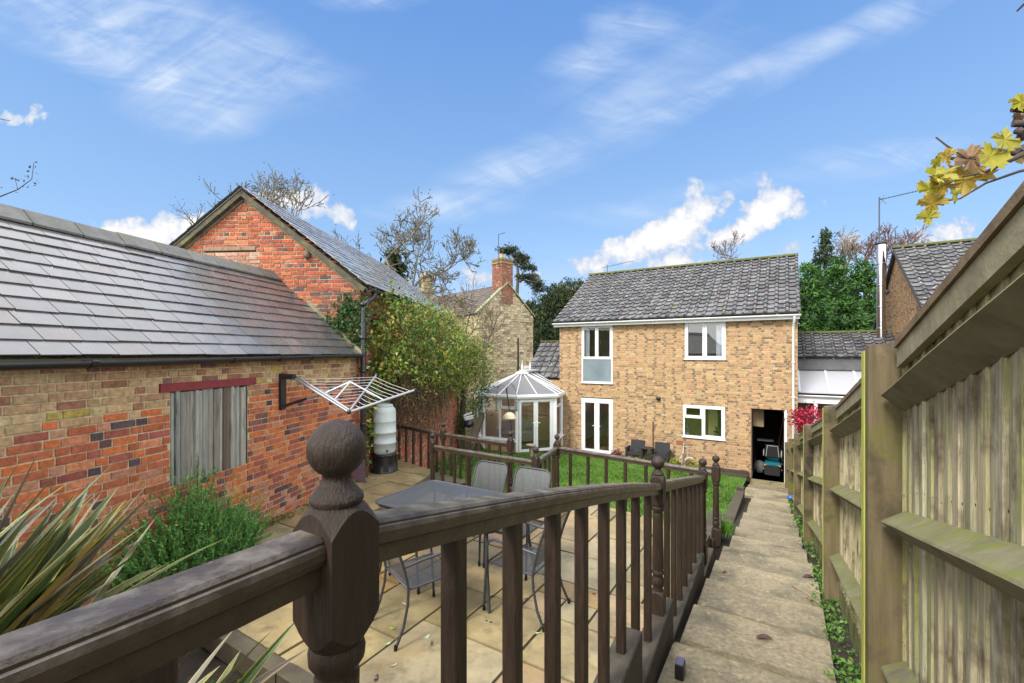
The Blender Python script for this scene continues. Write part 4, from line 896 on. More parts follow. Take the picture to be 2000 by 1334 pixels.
for sg in (-1, 1):
    o = ap+dg*sg*(CW+.12)+Zv*(CE-.06)-dr*.12; g.box(o, ap+Zv*(CZ+.1)-dr*.12-o, dr*.3, Zv*.09, (.30, .28, .14) if sg > 0 else (.24, .27, .17))
g.build('coping', M['stone'], ct)
ch = MB(); cb = [(3, (.235, .085, .052)), (2, (.20, .075, .048)), (1.5, (.26, .12, .07)), (1, (.20, .09, .06)), (.6, (.34, .24, .14))]
c0 = ap-dg*.5-dr*.04
hh = (690-508)/F*30; b0 = (690-594)/F*30
bricks(ch, c0+Zv*b0, dg, -dr, 1.0, hh-b0, lambda u, w, h: pick(cb), mort=(.36, .28, .2), jit=.006); bricks(ch, c0+dr*1.0+Zv*(CZ-1), -dr, -dg, 1.0, hh-CZ+1, lambda u, w, h: pick(cb), mort=(.36, .28, .2), jit=.006)
ch.box(c0+dr*.01+dg*.01+Zv*(CZ-1), dg*.98, dr*.98, Zv*(hh-CZ+.98), (.3, .1, .06)); ch.box(c0-dg*.06-dr*.06+Zv*(hh-.25), dg*1.12, dr*1.12, Zv*.09, (.25, .2, .1)); ch.box(c0-dg*.03-dr*.03+Zv*hh, dg*1.06, dr*1.06, Zv*.12, (.2, .19, .1))
cho = ch.build('chimney', M['brick'], ct); g = MB(); g.lathe(c0+dg*.35+dr*.4+Zv*(hh+.12), [(.15, 0), (.13, .2), (.15, .32)], 10, (.42, .30, .12)); g.build('chimney_pot', M['plain'], cho)
g = MB(); a = c0-dg*.1+dr*.2+Zv*(hh-.5); b = np.array((a[0], a[1], (690-460)/F*30)); g.tube([a, b], .025, 5); g.tube([b, b+np.array((.45, 0, .12))], .02, 4); g.build('tv_aerial', M['metal'], ct)
g = MB(); q = ap+dr*10.2; hc = (690-540)/F*37.4
g.box(q-dg*.45+Zv*3, dg*.9, dr*.8, Zv*(hc-3), (.30, .25, .15)); g.box(q-dg*.5+Zv*hc-dr*.05, dg*1.0, dr*.9, Zv*.14, (.24, .22, .12)); g.lathe(q+dr*.4+Zv*(hc+.14), [(.17, 0), (.14, .25), (.18, .45)], 10, (.36, .26, .14)); g.build('stone_chimney', M['stone'], ct)
g = MB(); g.tube([pt(1012, 660, 29.5), pt(1012, 740, 29.5)], .06, 8); g.build('drainpipe', M['black'], ct)

# ================================================================ RIGHT-HAND FENCE
fence = thing('garden_fence', 'weathered stepped close board fence with mossy rails along the steps', 'fence', G(.46, 5, -3))
def ftop(s): return .04+.235*(2.6-s) if s < 2.6 else .04-.207*(s-2.6)
posts = [2.6, 5.3, 8.0, 10.7, 13.4, 15.9]
edges = [-1.2]+posts
for i in range(len(edges)-1):
    a, b = edges[i], edges[i+1]; g = MB(); s = a
    while s < b-.01:        # feather edge boards
        w = min(random.uniform(.098, .112), b-s); e = s+w+.012; lat0, lat1 = fence_lat(s), fence_lat(e); k = random.uniform(.82, 1.15)
        col = pick([(3, (.43, .375, .24)), (2, (.39, .355, .24)), (1.4, (.46, .385, .24)), (.8, (.31, .265, .175)), (1.1, (.38, .37, .19))]); t0, t1 = .018, .006
        zt0, zt1 = ftop(s)-.03, ftop(e)-.03; zb0, zb1 = path_zl(s)+.13, path_zl(e)+.13; jl = random.uniform(-.002, .002)
        A = [G(lat0-t0+jl, s, zb0), G(lat1-t1+jl, e, zb1), G(lat1-t1+jl, e, zt1), G(lat0-t0+jl, s, zt0)]; Bk = [G(lat0+.004, s, zb0), G(lat1+.004, e, zb1), G(lat1+.004, e, zt1), G(lat0+.004, s, zt0)]
        g.add(A+Bk, ((0, 3, 2, 1), (4, 5, 6, 7), (0, 4, 7, 3), (1, 2, 6, 5), (3, 7, 6, 2), (0, 1, 5, 4)), col); s += w
        for zz_ in (-.10, -.66, -1.31) if a < 6 else ():
            q_ = np.array(G(lat0-.0195, s-.045, ftop(s)+zz_+random.uniform(-.012, .012))); g.quad(q_, q_+n_*.008, q_+n_*.008+Zv*.008, q_+Zv*.008, (.03, .028, .022))
    g.build('board_panel', M['fence'], fence)
    for off in (-.21, -.77, -1.42):     # triangular arris rails
        g = MB(); d = .085; A0 = np.array(G(fence_lat(a)-.016, a+(.05 if i else 0), ftop(a)+off)); A1 = np.array(G(fence_lat(b)-.016, b-.06, ftop(b-.06)+off)); k = random.uniform(.85, 1.1)
        q = 14; 
        prof = lambda c, w: [c, c-r_*d*.92+Zv*(-.052+w), c-r_*d*.97+Zv*(-.060+w), c-Zv*.125]
        V = []
        for t in range(q+1): V += prof(A0+(A1-A0)*t/q+Zv*.03, random.uniform(-.003, .003))
        col = (.175*k, .16*k, .10*k)
        g.add(V, [(4*t+j, 4*(t+1)+j, 4*(t+1)+(j+1) % 4, 4*t+(j+1) % 4) for t in range(q) for j in range(4)]+[(0, 1, 2, 3), (4*q+3, 4*q+2, 4*q+1, 4*q)], col); g.build('arris_rail', M['fencerail'], fence)
    g = MB(); A0 = np.array(G(fence_lat(a), a, ftop(a)-.035)); A1 = np.array(G(fence_lat(b), b-.07, ftop(b-.07)-.035))
    g.extrude([(-.055, 0), (.03, 0), (.03, .022), (-.055, .030)], A0, A1, r_, Zv, (.17, .12, .07)); g.extrude([(-.045, -.085), (-.019, -.085), (-.019, -.002), (-.045, -.002)], A0, A1, r_, Zv, (.24, .21, .13)); g.build('capping', M['fencerail'], fence)
    g = MB(); A0 = np.array(G(fence_lat(a)-.02, a, path_zl(a)-.06)); A1 = np.array(G(fence_lat(b)-.02, b-.06, path_zl(b)-.06)); g.box(A0, A1-A0, r_*.025, Zv*.19, (.20, .21, .08)); g.build('gravel_board', M['fencepost'], fence)
for i, s in enumerate(posts):
    l1 = fence_lat(s)+.02; z1 = ftop(s)-.01; z0 = path_zl(s)-.2; w = .155; g = MB(); k = (1, 1.1, .9, 1, 1, 1)[i]
    g.cbox(G(l1-w, s-.01, z0), r_*w, n_*.10, Zv*(z1-z0), .006, (.135*k, .105*k, .058*k)); g.add([G(l1-w, s-.01, z1), G(l1, s-.01, z1), G(l1, s+.09, z1), G(l1-w, s+.09, z1), G(l1-w, s-.01, z1+.005), G(l1, s-.01, z1+.03), G(l1, s+.09, z1+.03), G(l1-w, s+.09, z1+.005)], ((4, 5, 6, 7), (0, 1, 5, 4), (1, 2, 6, 5), (2, 3, 7, 6), (3, 0, 4, 7)), (.12, .1, .07))
    g.build('post', M['fencepost'], fence)
    if i < 4:
        g = MB(); g.cbox(G(l1-w-.004, s+.092, z0), r_*.05, n_*(.085 if i == 0 else .06), Zv*(z1-z0-.02), .004, (.36, .38, .06)); 
        g.build('new_batten', mat('new_timber', rough=.7, var=.25, vscale=6, stretch=(5, 5, .6), bump=.3, bscale=30), fence) if i == 0 else g.build('new_batten', bpy.data.materials['new_timber'], fence)

# ================================================================ BALUSTRADES
NZ = -.105
def newel(parent, p, ztop, ang, taper=True):
    """turned newel post with a ball finial; p: (x, y), ztop: top of ball"""
    g = MB(); w = .045; ca, sa = math.cos(ang), math.sin(ang); ax, ay = np.array((ca, sa, 0)), np.array((-sa, ca, 0)); o = np.array((p[0], p[1], ztop))
    def block(za, zb, arch):      # square block, arched shoulders
        ring = []
        for k in range(32):
            th = 2*math.pi*k/32; c, s_ = math.cos(th), math.sin(th); m = max(abs(c), abs(s_)); ring.append((c/m*w, s_/m*w, m))
        top = [o+ax*x+ay*y+Zv*(za-.032*(1/m-1)/.414 if arch else za) for x, y, m in ring]; bot = [o+ax*x+ay*y+Zv*(zb+.030*(1/m-1)/.414 if arch else zb) for x, y, m in ring]
        t2 = [o+ax*x*m*.84+ay*y*m*.84+Zv*(za+.006) for x, y, m in ring]; b2 = [o+ax*x*m*.86+ay*y*m*.86+Zv*(zb-.010) for x, y, m in ring]
        n = 32; g.add(top+bot+t2+b2, [(i, (i+1) % n, n+(i+1) % n, n+i) for i in range(n)]+[(2*n+i, 2*n+(i+1) % n, (i+1) % n, i) for i in range(n)]+[(n+i, n+(i+1) % n, 3*n+(i+1) % n, 3*n+i) for i in range(n)]+[tuple(range(2*n, 3*n)), tuple(range(3*n, 4*n))[::-1]])
    block(-.135, -.335, True); block(-.935, -1.16, True)
    g.lathe(o, [(.032, -.332), (.040, -.345), (.043, -.358), (.042, -.372), (.034, -.384), (.031, -.392), (.034, -.398), (.0335, -.42), (.038, -.70), (.0385, -.775), (.036, -.792), (.042, -.80), (.042, -.812), (.034, -.822), (.033, -.832), (.041, -.85), (.044, -.872), (.041, -.895), (.032, -.912), (.038, -.925), (.038, -.945)], 20)
    nl = g.build('newel_post', M['stainwood'], parent)
    g = MB(); g.lathe(o, [(.0008, 0)]+[(.0445*math.sin(t), -.0445+.0445*math.cos(t)) for t in np.linspace(.12, 2.62, 16)]+[(.0215, -.090), (.024, -.098), (.034, -.111), (.040, -.118), (.0405, -.124), (.036, -.130), (.034, -.140)], 32); g.build('ball_finial', M['stainwood'], nl)
RAILP = [(-.030, -.006), (-.026, 0), (.026, 0), (.030, -.006), (.030, -.010), (.033, -.012), (.036, -.020), (.036, -.030), (.032, -.040), (.024, -.046), (.022, -.075), (-.022, -.075), (-.024, -.046), (-.032, -.040), (-.036, -.030), (-.036, -.020), (-.033, -.012), (-.030, -.010)]
def handrail(parent, p, q, zp, zq, trim=.045, bow=0, seg=1, mat_='railwood', trim2=None):
    a, b = np.array((p[0], p[1], zp)), np.array((q[0], q[1], zq)); d = b-a; L_ = np.linalg.norm(d[:2]); u = d/L_; t2 = trim if trim2 is None else trim2
    a = a+u*trim; b = b-u*t2; side = np.cross(d, Zv); side /= np.linalg.norm(side); g = MB(); k = len(RAILP); V = []
    for i in range(seg+1):
        t = i/seg; c = a+(b-a)*t+Zv*bow*4*t*(1-t); V += [c+side*x+Zv*y for x, y in RAILP]
    g.add(V, [(i*k+j, i*k+(j+1) % k, (i+1)*k+(j+1) % k, (i+1)*k+j) for i in range(seg) for j in range(k)]+[tuple(range(k)), tuple(range(seg*k, (seg+1)*k))[::-1]])
    g.build('handrail', M[mat_], parent)
def balusters(parent, p, q, zp, zq, ts, zb, drop=.074, bow=0, w=.041):
    a, b = np.array((p[0], p[1], zp)), np.array((q[0], q[1], zq)); d = b-a; u = np.array((d[0], d[1], 0)); u /= np.linalg.norm(u); v = np.array((-u[1], u[0], 0))
    for t in ts:
        c = a+d*t; z1 = c[2]-drop+bow*4*t*(1-t); z0 = zb(c) if callable(zb) else zb; g = MB(); k = random.uniform(.85, 1.2); j = random.uniform(-.004, .004)
        g.cbox(np.array((c[0], c[1], z0))-u*(w/2-j)-v*w/2, u*w, v*w, Zv*(z1-z0), .004, (k, k, k)); g.build('baluster', M['stainwood'], parent)
ANG = -R(31)
sb = thing('stair_balustrade', 'dark brown balustrade with ball topped posts running down beside the steps', 'balustrade', (.9, 3, -2))
newel(sb, n1, -.105, ANG+.02); newel(sb, nw2, -.715, ANG); newel(sb, nw3, -1.18, ANG-.04)
handrail(sb, n1, nw2, -.262, -.905, .045, .022, 10); handrail(sb, nw2, nw3, -.895, -1.37, .045, .004, 4)
def sleeper_top(c):
    y = c[1]; return -1.20 if y < 1.25 else (-1.49 if y < 2.42 else (-1.80 if y < 3.3 else (-2.10 if y < 4.72 else -2.36)))
L1 = math.hypot(nw2[0]-n1[0], nw2[1]-n1[1]); balusters(sb, n1, nw2, -.262, -.905, [q/L1 for q in (.31, .585, .86, 1.145, 1.435, 1.735, 2.05, 2.38)], sleeper_top, bow=.022, w=.044)
balusters(sb, nw2, nw3, -.895, -1.37, [.135+.118*i for i in range(8)], sleeper_top, bow=.004)
far = (n1[0]-.5225*1.6, n1[1]-.8526*1.6); handrail(sb, n1, far, -.268, -.25, .045)
balusters(sb, n1, far, -.268, -.25, (.155, .34, .52, .7), -1.2, w=.044)
tl = thing('sleeper_edging', 'stepped grey brown timber sleepers carrying the stair balustrade', 'timber edging', (1, 3, -2))
ud = np.array((.507, .862, 0)); us = np.array((ud[1], -ud[0], 0))
for y0, y1, z in ((-.6, 1.25, -1.20), (1.25, 2.42, -1.49), (2.42, 3.3, -1.80), (3.3, 4.72, -2.10), (4.72, 5.42, -2.36)):
    xa = lambda y: n1[0]+(y-n1[1])*((nw2[0]-n1[0])/(nw2[1]-n1[1])) if y < 3.1 else nw2[0]+(y-3.1)*((nw3[0]-nw2[0])/(nw3[1]-3.1))
    A0, A1 = np.array((xa(y0), y0, z)), np.array((xa(y1), y1, z)); g = MB(); d = A1-A0; g.cbox(A0-us*.06-Zv*.62, us*.12, Zv*.62, d*.995, .006, (random.uniform(.8, 1.1),)*3); g.build('sleeper', M['sleeper'], tl)
PB = -2.40; ZT = -1.308; ZRL = -1.505
pb = thing('patio_balustrade', 'brown balustrade across the far patio edge in front of the lawn', 'balustrade', (1.6, 6.4, PATIO))
newel(pb, nw4, -1.305, R(-38)); newel(pb, pC, ZT, R(-38)); handrail(pb, pC, nw4, ZRL, ZRL); balusters(pb, pC, nw4, ZRL, ZRL, [.105+.128*i for i in range(7)], PB, drop=.07)
newel(pb, pB, ZT, R(-33)); newel(pb, pA, ZT, R(-33)); handrail(pb, pC, pB, ZRL, ZRL); handrail(pb, pA, pB, ZRL, ZRL)
balusters(pb, pC, pB, ZRL, ZRL, (.2, .4, .6, .8), PB, drop=.07); balusters(pb, pA, pB, ZRL, ZRL, [.11+.13*i for i in range(7)], PB, drop=.07)
ps = thing('landing_balustrade', 'farther brown balustrade running from the water butt to the lawn steps', 'balustrade', (-1.2, 8.4, PATIO))
newel(ps, pD, ZT, R(-36)); newel(ps, pE, ZT, R(-36)); handrail(ps, pD, pE, ZRL, ZRL); handrail(ps, pD, pF, ZRL-.01, ZRL, .045, trim2=0)
balusters(ps, pD, pE, ZRL, ZRL, [.13+.145*i for i in range(6)], -2.75, drop=.07); balusters(ps, pD, pF, ZRL-.01, ZRL, [.12+.16*i for i in range(6)], PB, drop=.07)
# timber edging beside the lawn and path
le = thing('lawn_edging', 'grey timber edging between the lawn and the lower steps', 'timber edging', G(-.9, 9, -3))
for s0, s1, z0, z1 in ((6.15, 6.85, -2.36, -2.36), (6.9, 7.6, -2.46, -2.46), (7.65, 12.2, -2.93, -3.36)):
    g = MB(); A0, A1 = np.array(G(-.86, s0, z0)), np.array(G(-.93, s1, z1)); g.cbox(A0-r_*.10-Zv*.7, r_*.19, Zv*.7, A1-A0, .008, (1.1, 1.1, 1.0)); g.build('sleeper', M['sleeper'], le)
g = MB(); g.cbox(G(-1.02, 12.25, -3.75), r_*.17, n_*.17, Zv*.45, .008, (1, 1, .8)); g.build('post', M['sleeper'], le)
g = MB(); g.box(G(-7.9, 15.32, -4.1), r_*6.9, n_*.06, Zv*.36, (.9, .9, .85)); g.build('kerb', M['sleeper'], le)
be = thing('bed_edging', 'grey timber sleepers edging the planted bed at the near patio corner', 'timber edging', G(-3, 1.85, PATIO))
for a, b in ((-4.24, -3.05), (-3.04, -1.9), (-1.89, -.82)):
    g = MB(); g.cbox(G(a, 1.80, PATIO-.16), n_*.125, Zv*(.185+random.uniform(-.01, .01)), r_*(b-a-.008), .008, (1.15, 1.1, 1.0)); g.build('sleeper', M['sleeper'], be)

# ================================================================ PATIO FURNITURE
tb = thing('garden_table', 'rectangular grey steel mesh garden table on the patio', 'table', G(-2.9, 4.35, PATIO))
def Tl(u, v, z=0): return r_*u+n_*v+Zv*z
W2, D2 = .74, .46; TA = np.array((-1.44, 4.6)); tc_ = TA+(r_*W2+n_*D2)[:2]; tb.location = (float(tc_[0]), float(tc_[1]), PATIO)
def rrect(w, d, rr, z, k=5): return [Tl(sx*(w-rr)+rr*math.cos(t0+t), sy*(d-rr)+rr*math.sin(t0+t), z) for sx, sy, t0 in ((1, 1, 0), (-1, 1, math.pi/2), (-1, -1, math.pi), (1, -1, 1.5*math.pi)) for t in np.linspace(0, math.pi/2, k)]
H = .735; g = MB(); pr = rrect(W2, D2, .09, H); g.tube(pr+[pr[0], pr[1]], .014, 8); pr2 = rrect(W2-.02, D2-.02, .08, H-.03); g.tube(pr2+[pr2[0], pr2[1]], .009, 6); g.build('frame', M['metal'], tb, True)
grid_panel('tabletop', [[Tl(u, v, H+.004) for u in np.linspace(-W2+.01, W2-.01, 12)] for v in np.linspace(-D2+.01, D2-.01, 8)], M['tablemesh'], tb)
g = MB()
for a, b in (((-W2, -D2), (W2, D2)), ((-W2, D2), (W2, -D2))): g.tube([Tl(a[0]*.94, a[1]*.94, H-.012), Tl(b[0]*.94, b[1]*.94, H-.012)], .010, 6)
g.build('brace', M['metal'], tb, True)
for sx in (-1, 1):
    for sy in (-1, 1):
        g = MB(); g.tube([Tl(sx*(W2-.12), sy*(D2-.10), H-.02), Tl(sx*(W2-.10), sy*(D2-.08), .35), Tl(sx*(W2-.05), sy*(D2-.04), .01)], .016, 8); g.build('leg', M['metal'], tb, True)
def make_chair(label):
    """local frame: faces +y, seat height .42"""
    t = thing('garden_chair', label, 'chair', (0, 0, 0), 'mesh garden chairs round the patio table'); A = np.array
    w, zs = .225, .42; rad = .0115
    seat = [[A((x, y, zs+.006*math.cos(y*9)-.012*(1-(x/w)**2)+(-.02 if y > .2 else 0))) for x in np.linspace(-w, w, 9)] for y in np.linspace(-.22, .24, 9)]; grid_panel('seat', seat, M['mesh'], t)
    bk = lambda z: -.225-.30*(z-zs)*(.55+.55*(z-zs)/.5)
    back = [[A((x*(1 if z < .84 else 1-.10*((z-.84)/.1)**2), bk(z), z)) for x in np.linspace(-w, w, 9)] for z in np.linspace(zs+.05, .925, 10)]; grid_panel('backrest', back, M['mesh'], t)
    g = MB(); pts = [A((-w, bk(z), z)) for z in np.linspace(zs-.0, .86, 7)]+[A((-w+.02, bk(.91), .91)), A((-w+.06, bk(.935), .937)), A((w-.06, bk(.935), .937)), A((w-.02, bk(.91), .91))]+[A((w, bk(z), z)) for z in np.linspace(.86, zs, 7)]
    g.tube(pts, rad, 8); g.build('back_frame', M['metal'], t, True)
    g = MB(); g.tube([A((-w, -.225, zs)), A((-w, .21, zs)), A((-w+.03, .245, zs-.01)), A((w-.03, .245, zs-.01)), A((w, .21, zs)), A((w, -.225, zs)), A((-w, -.225, zs))], .009, 6); g.build('seat_frame', M['metal'], t, True)
    for s in (-1, 1):
        g = MB(); g.tube([A((s*w, -.225, zs+.01)), A((s*(w+.005), -.235, .30)), A((s*(w+.012), -.275, .14)), A((s*(w+.018), -.34, .01))], rad, 8); g.lathe(A((s*(w+.018), -.34, 0)), [(.014, 0), (.015, .02), (.012, .04)], 8, (.2, .2, .2)); g.build('leg', M['metal'], t, True)
        g = MB(); g.tube([A((s*(w+.03), .25, .01)), A((s*(w+.03), .235, .3)), A((s*(w+.028), .215, .58)), A((s*(w+.026), .19, .625)), A((s*(w+.024), .14, .64)), A((s*(w+.015), -.10, .625)), A((s*w, bk(.60), .60))], rad, 8); g.build('armrest', M['metal'], t, True)
        g = MB(); g.lathe(A((s*(w+.03), .25, 0)), [(.014, 0), (.015, .02), (.012, .05)], 8, (.2, .2, .2)); g.build('foot', M['metal'], t, True)
    return t
c0 = make_chair('grey mesh chair nearest the camera, its back turned and seen between the railing posts')
for i, (x, y, a, lab) in enumerate(((-.77, 3.80, -R(52), None), (-1.24, 4.20, -R(44), 'grey mesh chair at the near side of the table, mostly hidden behind the big post'), (.10, 4.02, R(58), 'grey mesh chair at the right end of the table, seen sideways through the balusters'),
                                    (-.44, 5.10, R(149), 'grey mesh chair across the table, the left one of the two facing us'), (.05, 4.80, R(149), 'grey mesh chair across the table, the right one of the two facing us'))):
    o = c0 if i == 0 else copy_tree(c0); o.location = (x, y, PATIO+.002); o.rotation_euler[2] = a
    if lab: o['label'] = lab
# water butt and stand
st = thing('butt_stand', 'black plastic stand under the grey water butt', 'stand', (-2.47, 8.62, PATIO))
g = MB(); g.lathe((0, 0, 0), [(.27, 0), (.27, .02), (.235, .06), (.22, .30), (.23, .31), (.23, .335), (.05, .335)], 8); g.build('body', M['black'], st, True)
for a in range(4):
    g = MB(); q = np.array((math.cos(a*1.57+.4), math.sin(a*1.57+.4), 0)); g.box(q*.225-np.array((-q[1], q[0], 0))*.05, np.array((-q[1], q[0], 0))*.1, q*.02, Zv*.30, (1.6, 1.6, 1.6)); g.build('rib', M['black'], st, True)
wb = thing('water_butt', 'pale grey green slim water butt with lid and tap', 'water butt', (-2.47, 8.62, PATIO+.336))
prof = [(.16, 0), (.195, .02), (.215, .07), (.217, .20), (.225, .205), (.225, .235), (.217, .24), (.218, .40), (.226, .405), (.226, .435), (.218, .44), (.218, .62), (.224, .63), (.218, .64), (.216, .80), (.205, .86), (.17, .90), (.155, .905)]
g = MB(); g.lathe((0, 0, 0), prof, 28); wbo = g.build('body', M['butt'], wb, True)
g = MB(); g.lathe((0, 0, .905), [(.165, 0), (.168, .02), (.15, .04), (.10, .055), (.001, .06)], 24, (.8, .85, .9)); g.build('lid', M['butt'], wb, True)
g = MB(); g.tube([(.10, -.19, .09), (.12, -.235, .09), (.122, -.24, .06)], .014, 8); g.tube([(.10, -.225, .105), (.145, -.225, .105)], .008, 6); g.build('tap', M['black'], wb, True)
g = MB(); 
for th0, z0, z1 in ((-2.15, .66, .80),):
    for a in range(8):
        t0, t1 = th0+a*.07, th0+(a+1)*.07; P = lambda t, z, rr=.224: (rr*math.cos(t), rr*math.sin(t), z)
        g.quad(P(t0, z0), P(t1, z0), P(t1, z0+.015), P(t0, z0+.015)); g.quad(P(t0, z1), P(t1, z1), P(t1, z1+.015), P(t0, z1+.015))
g.build('moulded_grip', M['butt'], wb, True)
g = MB(); sl0 = np.array((-2.80, 7.83, PATIO)); 
g.cbox(sl0, np.array((.24, -.03, 0)), np.array((-.01, .012, 0)), np.array((-.05, .12, .38)), .004, (.085, .06, .085)); tag(g.build('loose_slate', M['slate'], None), 'purple slate leaning against the drainpipe on the patio', 'slate')
# wall mounted airer
br = B(-4.45, 5.41, -.5)
da = thing('clothes_airer', 'fold out aluminium clothes airer with white lines fixed to the barn wall', 'clothes airer', br)
P1, P2, P3, P4, P5 = np.array(B(-4.30, 5.45, -.33)), pt(682, 805, 5.7), pt(810, 762, 6.5), pt(735, 733, 7.0), pt(620, 757, 6.3)
g = MB(); g.cbox(B(-4.445, 5.36, -.78), nb*.10, rb*.05, Zv*.50, .008); g.cbox(B(-4.40, 5.36, -.36), nb*.09, Zv*.07, rb*.17, .008); g.tube([B(-4.41, 5.41, -.74), (B(-4.41, 5.41, -.74)+pt(600, 778, 6.25))/2, pt(600, 778, 6.25)], .02, 8); g.build('wall_bracket', M['black'], da)
g = MB(); g.tube([pt(598, 779, 6.25), pt(630, 770, 6.2)], .016, 8); g.build('support_tube', M['alu'], da)
for a, b, rr in ((P1, P2, .018), (P1+Zv*.02+rb*.05, P2+Zv*.03, .012), (P5, P2+Zv*.02, .017), (P2, P3, .018), (P2+Zv*.01, P4, .014)):
    g = MB(); g.tube([a, b], rr, 8); g.build('arm', M['alu'], da)
Mx = pt(684, 746, 6.2)
for q in (P5+(P2-P5)*.25, P5+(P2-P5)*.55, P2+(P3-P2)*.5):
    g = MB(); g.tube([Mx, q], .013, 8, (1.2, 1.2, 1.2)); g.build('link', M['alu'], da)
for q in (P3, P2, P5, P4): 
    g = MB(); g.lathe(q-Zv*.025, [(.018, 0), (.026, .008), (.026, .045), (.018, .052)], 10); g.build('end_cap', M['black'], da)
g = MB()
for i in range(11):
    t = .06+i*.085; A, Bq, C = P1+(P2-P1)*t, P4+(P2-P4)*t, P3+(P2-P3)*t
    for u, v in ((A, Bq), (Bq, C)): g.tube([u, (u+v)/2-Zv*.012, v], .0032, 4, cap=False)
g.build('line', M['cord'], da)

# ================================================================ PLANTS AND TREES
GREEN = [(.05, .12, .014), (.075, .16, .02), (.10, .19, .025), (.035, .085, .012)]
def ellip(n, c, rad, shell=.55):
    d = RNG.normal(size=(n, 3)); d /= np.linalg.norm(d, axis=1, keepdims=True); k = RNG.uniform(shell**3, 1, (n, 1))**(1/3); return np.asarray(c)+d*k*np.asarray(rad), d
def crown(mb, c, rad, nclump, nleaf, size, cols, clump=.28, aspect=.55, droop=0, shell=.6, spread=1.0, tone=.3, dirn=None):
    """leaf clumps through an ellipsoid; each clump has its own tint"""
    C, dn = ellip(nclump, c, rad, shell); cols = np.array(cols)
    for p, d in zip(C, dn):
        n = max(3, int(nleaf*RNG.uniform(.5, 1.5))); k = RNG.uniform(1-tone, 1+tone); cc = cols[RNG.integers(0, len(cols))]
        q = p+RNG.normal(size=(n, 3))*np.array((1, 1, .8))*clump*RNG.uniform(.6, 1.3); kk = RNG.uniform(.8, 1.2, (n, 1))
        dd = RNG.normal(size=(n, 3))+d*1.2; dd[:, 2] -= droop
        if dirn is not None: dd += np.asarray(dirn)
        mb.leaves(q, size*RNG.uniform(.6, 1.3, n), np.clip(cc*k*kk, 0, 1), norm=d*.6+np.array((0, 0, .6)), spread=spread, aspect=aspect, d=dd)
def tree_thing(name, label, cat, base, group=None): return thing(name, label, cat, base, group)
# leylandii screen at right behind the garage
for i, (px, top, d, rw) in enumerate(((1580, 528, 30, 2.0), (1632, 512, 32, 2.3), (1688, 520, 30, 2.1), (1735, 545, 34, 2.0), (1655, 590, 27.5, 1.6))):
    c = pt(px, 690, d); zt = (690-top)/F*d; t = tree_thing('conifer', ('bright green dense conifer close to the house roof edge', 'tallest bright green conifer in the middle of the screen', 'bright green conifer partly behind the steel flue', 'bright green conifer right of the flue, beside the gable', 'lower light green conifer in front of the conifer screen')[i], 'tree', c+Zv*-4.2, 'green conifers behind the garage')
    g = MB(); g.tube([c+Zv*-4.3, c+Zv*(zt-1)], [.2, .05], 6, (.08, .06, .04)); g.build('trunk', M['bark'], t)
    g = MB(); h = zt+2.5; 
    for k in range(13):
        f = k/12; rr = rw*(1-.75*f**2.2); crown(g, c+Zv*(-2.5+h*f*.95), (rr, rr, h*.09), int(46*(1-.5*f)), 26, .34, [(.030, .085, .014), (.04, .11, .018), (.055, .14, .022), (.025, .065, .014)], .20, .30, .35, .75, tone=.35)
    g.build('crown', M['needle'], t)
# dark spruce, bare trees far right
def cone_tree(name, label, px, top, d, rb_, cols, bottom=-3, cat='tree'):
    c = pt(px, 690, d); zt = (690-top)/F*d; t = tree_thing(name, label, cat, c+Zv*-4)
    g = MB(); g.tube([c+Zv*-4.2, c+Zv*(zt-.5)], [.35, .05], 6, (.07, .05, .04)); g.build('trunk', M['bark'], t); g = MB()
    for k in range(20):
        f = k/19; rr = rb_*(1-f)**.8+.12; z = bottom+(zt-bottom)*f; crown(g, c+Zv*z, (rr, rr, .35), int(10+26*(1-f)), 18, .55, cols, .30, .28, .3, .5)
    g.build('crown', M['needle'], t)
cone_tree('spruce', 'tall dark spruce rising above the green conifers', 1612, 462, 46, 4.0, [(.018, .035, .012), (.028, .05, .015), (.035, .055, .02)])
cone_tree('dark_conifer', 'small dark conifer showing beside the slate barn roof', 772, 508, 27, 1.9, [(.015, .035, .012), (.025, .05, .016)])
def bare(name, label, px, base_y, d, ln, rad, depth, n=3, col=(.10, .085, .065), spread=.5, leafc=None, lean=(0, 0, 1), up=.16, cat='tree', nleaf=3, ls=.10, group=None, shrink=.70, minr=.008):
    p = pt(px, base_y, d); t = tree_thing(name, label, cat, np.array((p[0], p[1], -4)), group); g = MB(); tips = []
    g.tube([np.array((p[0], p[1], -4.3)), p], [rad*1.25, rad], 8, col, cap=False); g.build('trunk', M['bark'], t)
    g = MB(); branch(g, p, lean, ln, rad, depth, tips, spread, n, shrink, up, col, 5, .22, minr); g.build('branches', M['bark'], t)
    if leafc is not None and tips:
        g = MB(); C = np.array([q for q, _ in tips]); C = np.repeat(C, nleaf, 0)+RNG.normal(size=(len(C)*nleaf, 3))*.12; g.leaves(C, ls*RNG.uniform(.6, 1.3, len(C)), blade_cols(len(C), leafc)); g.build('crown', M['leaf'], t)
bare('bare_tree', 'leafless tree behind the slate barn roof nearest the gable peak', 615, 575, 24, 2.6, .12, 6, 3, (.125, .11, .075), .72, [(.06, .07, .02), (.05, .05, .02)], (-.12, 0, 1), nleaf=1, ls=.085, group='bare trees behind the barn', minr=.017)
bare('bare_tree', 'leafless tree behind the far end of the slate barn roof', 742, 590, 23, 2.2, .11, 6, 3, (.125, .11, .075), .72, [(.06, .07, .02), (.05, .05, .02)], (.1, 0, 1), nleaf=1, ls=.085, group='bare trees behind the barn', minr=.017)
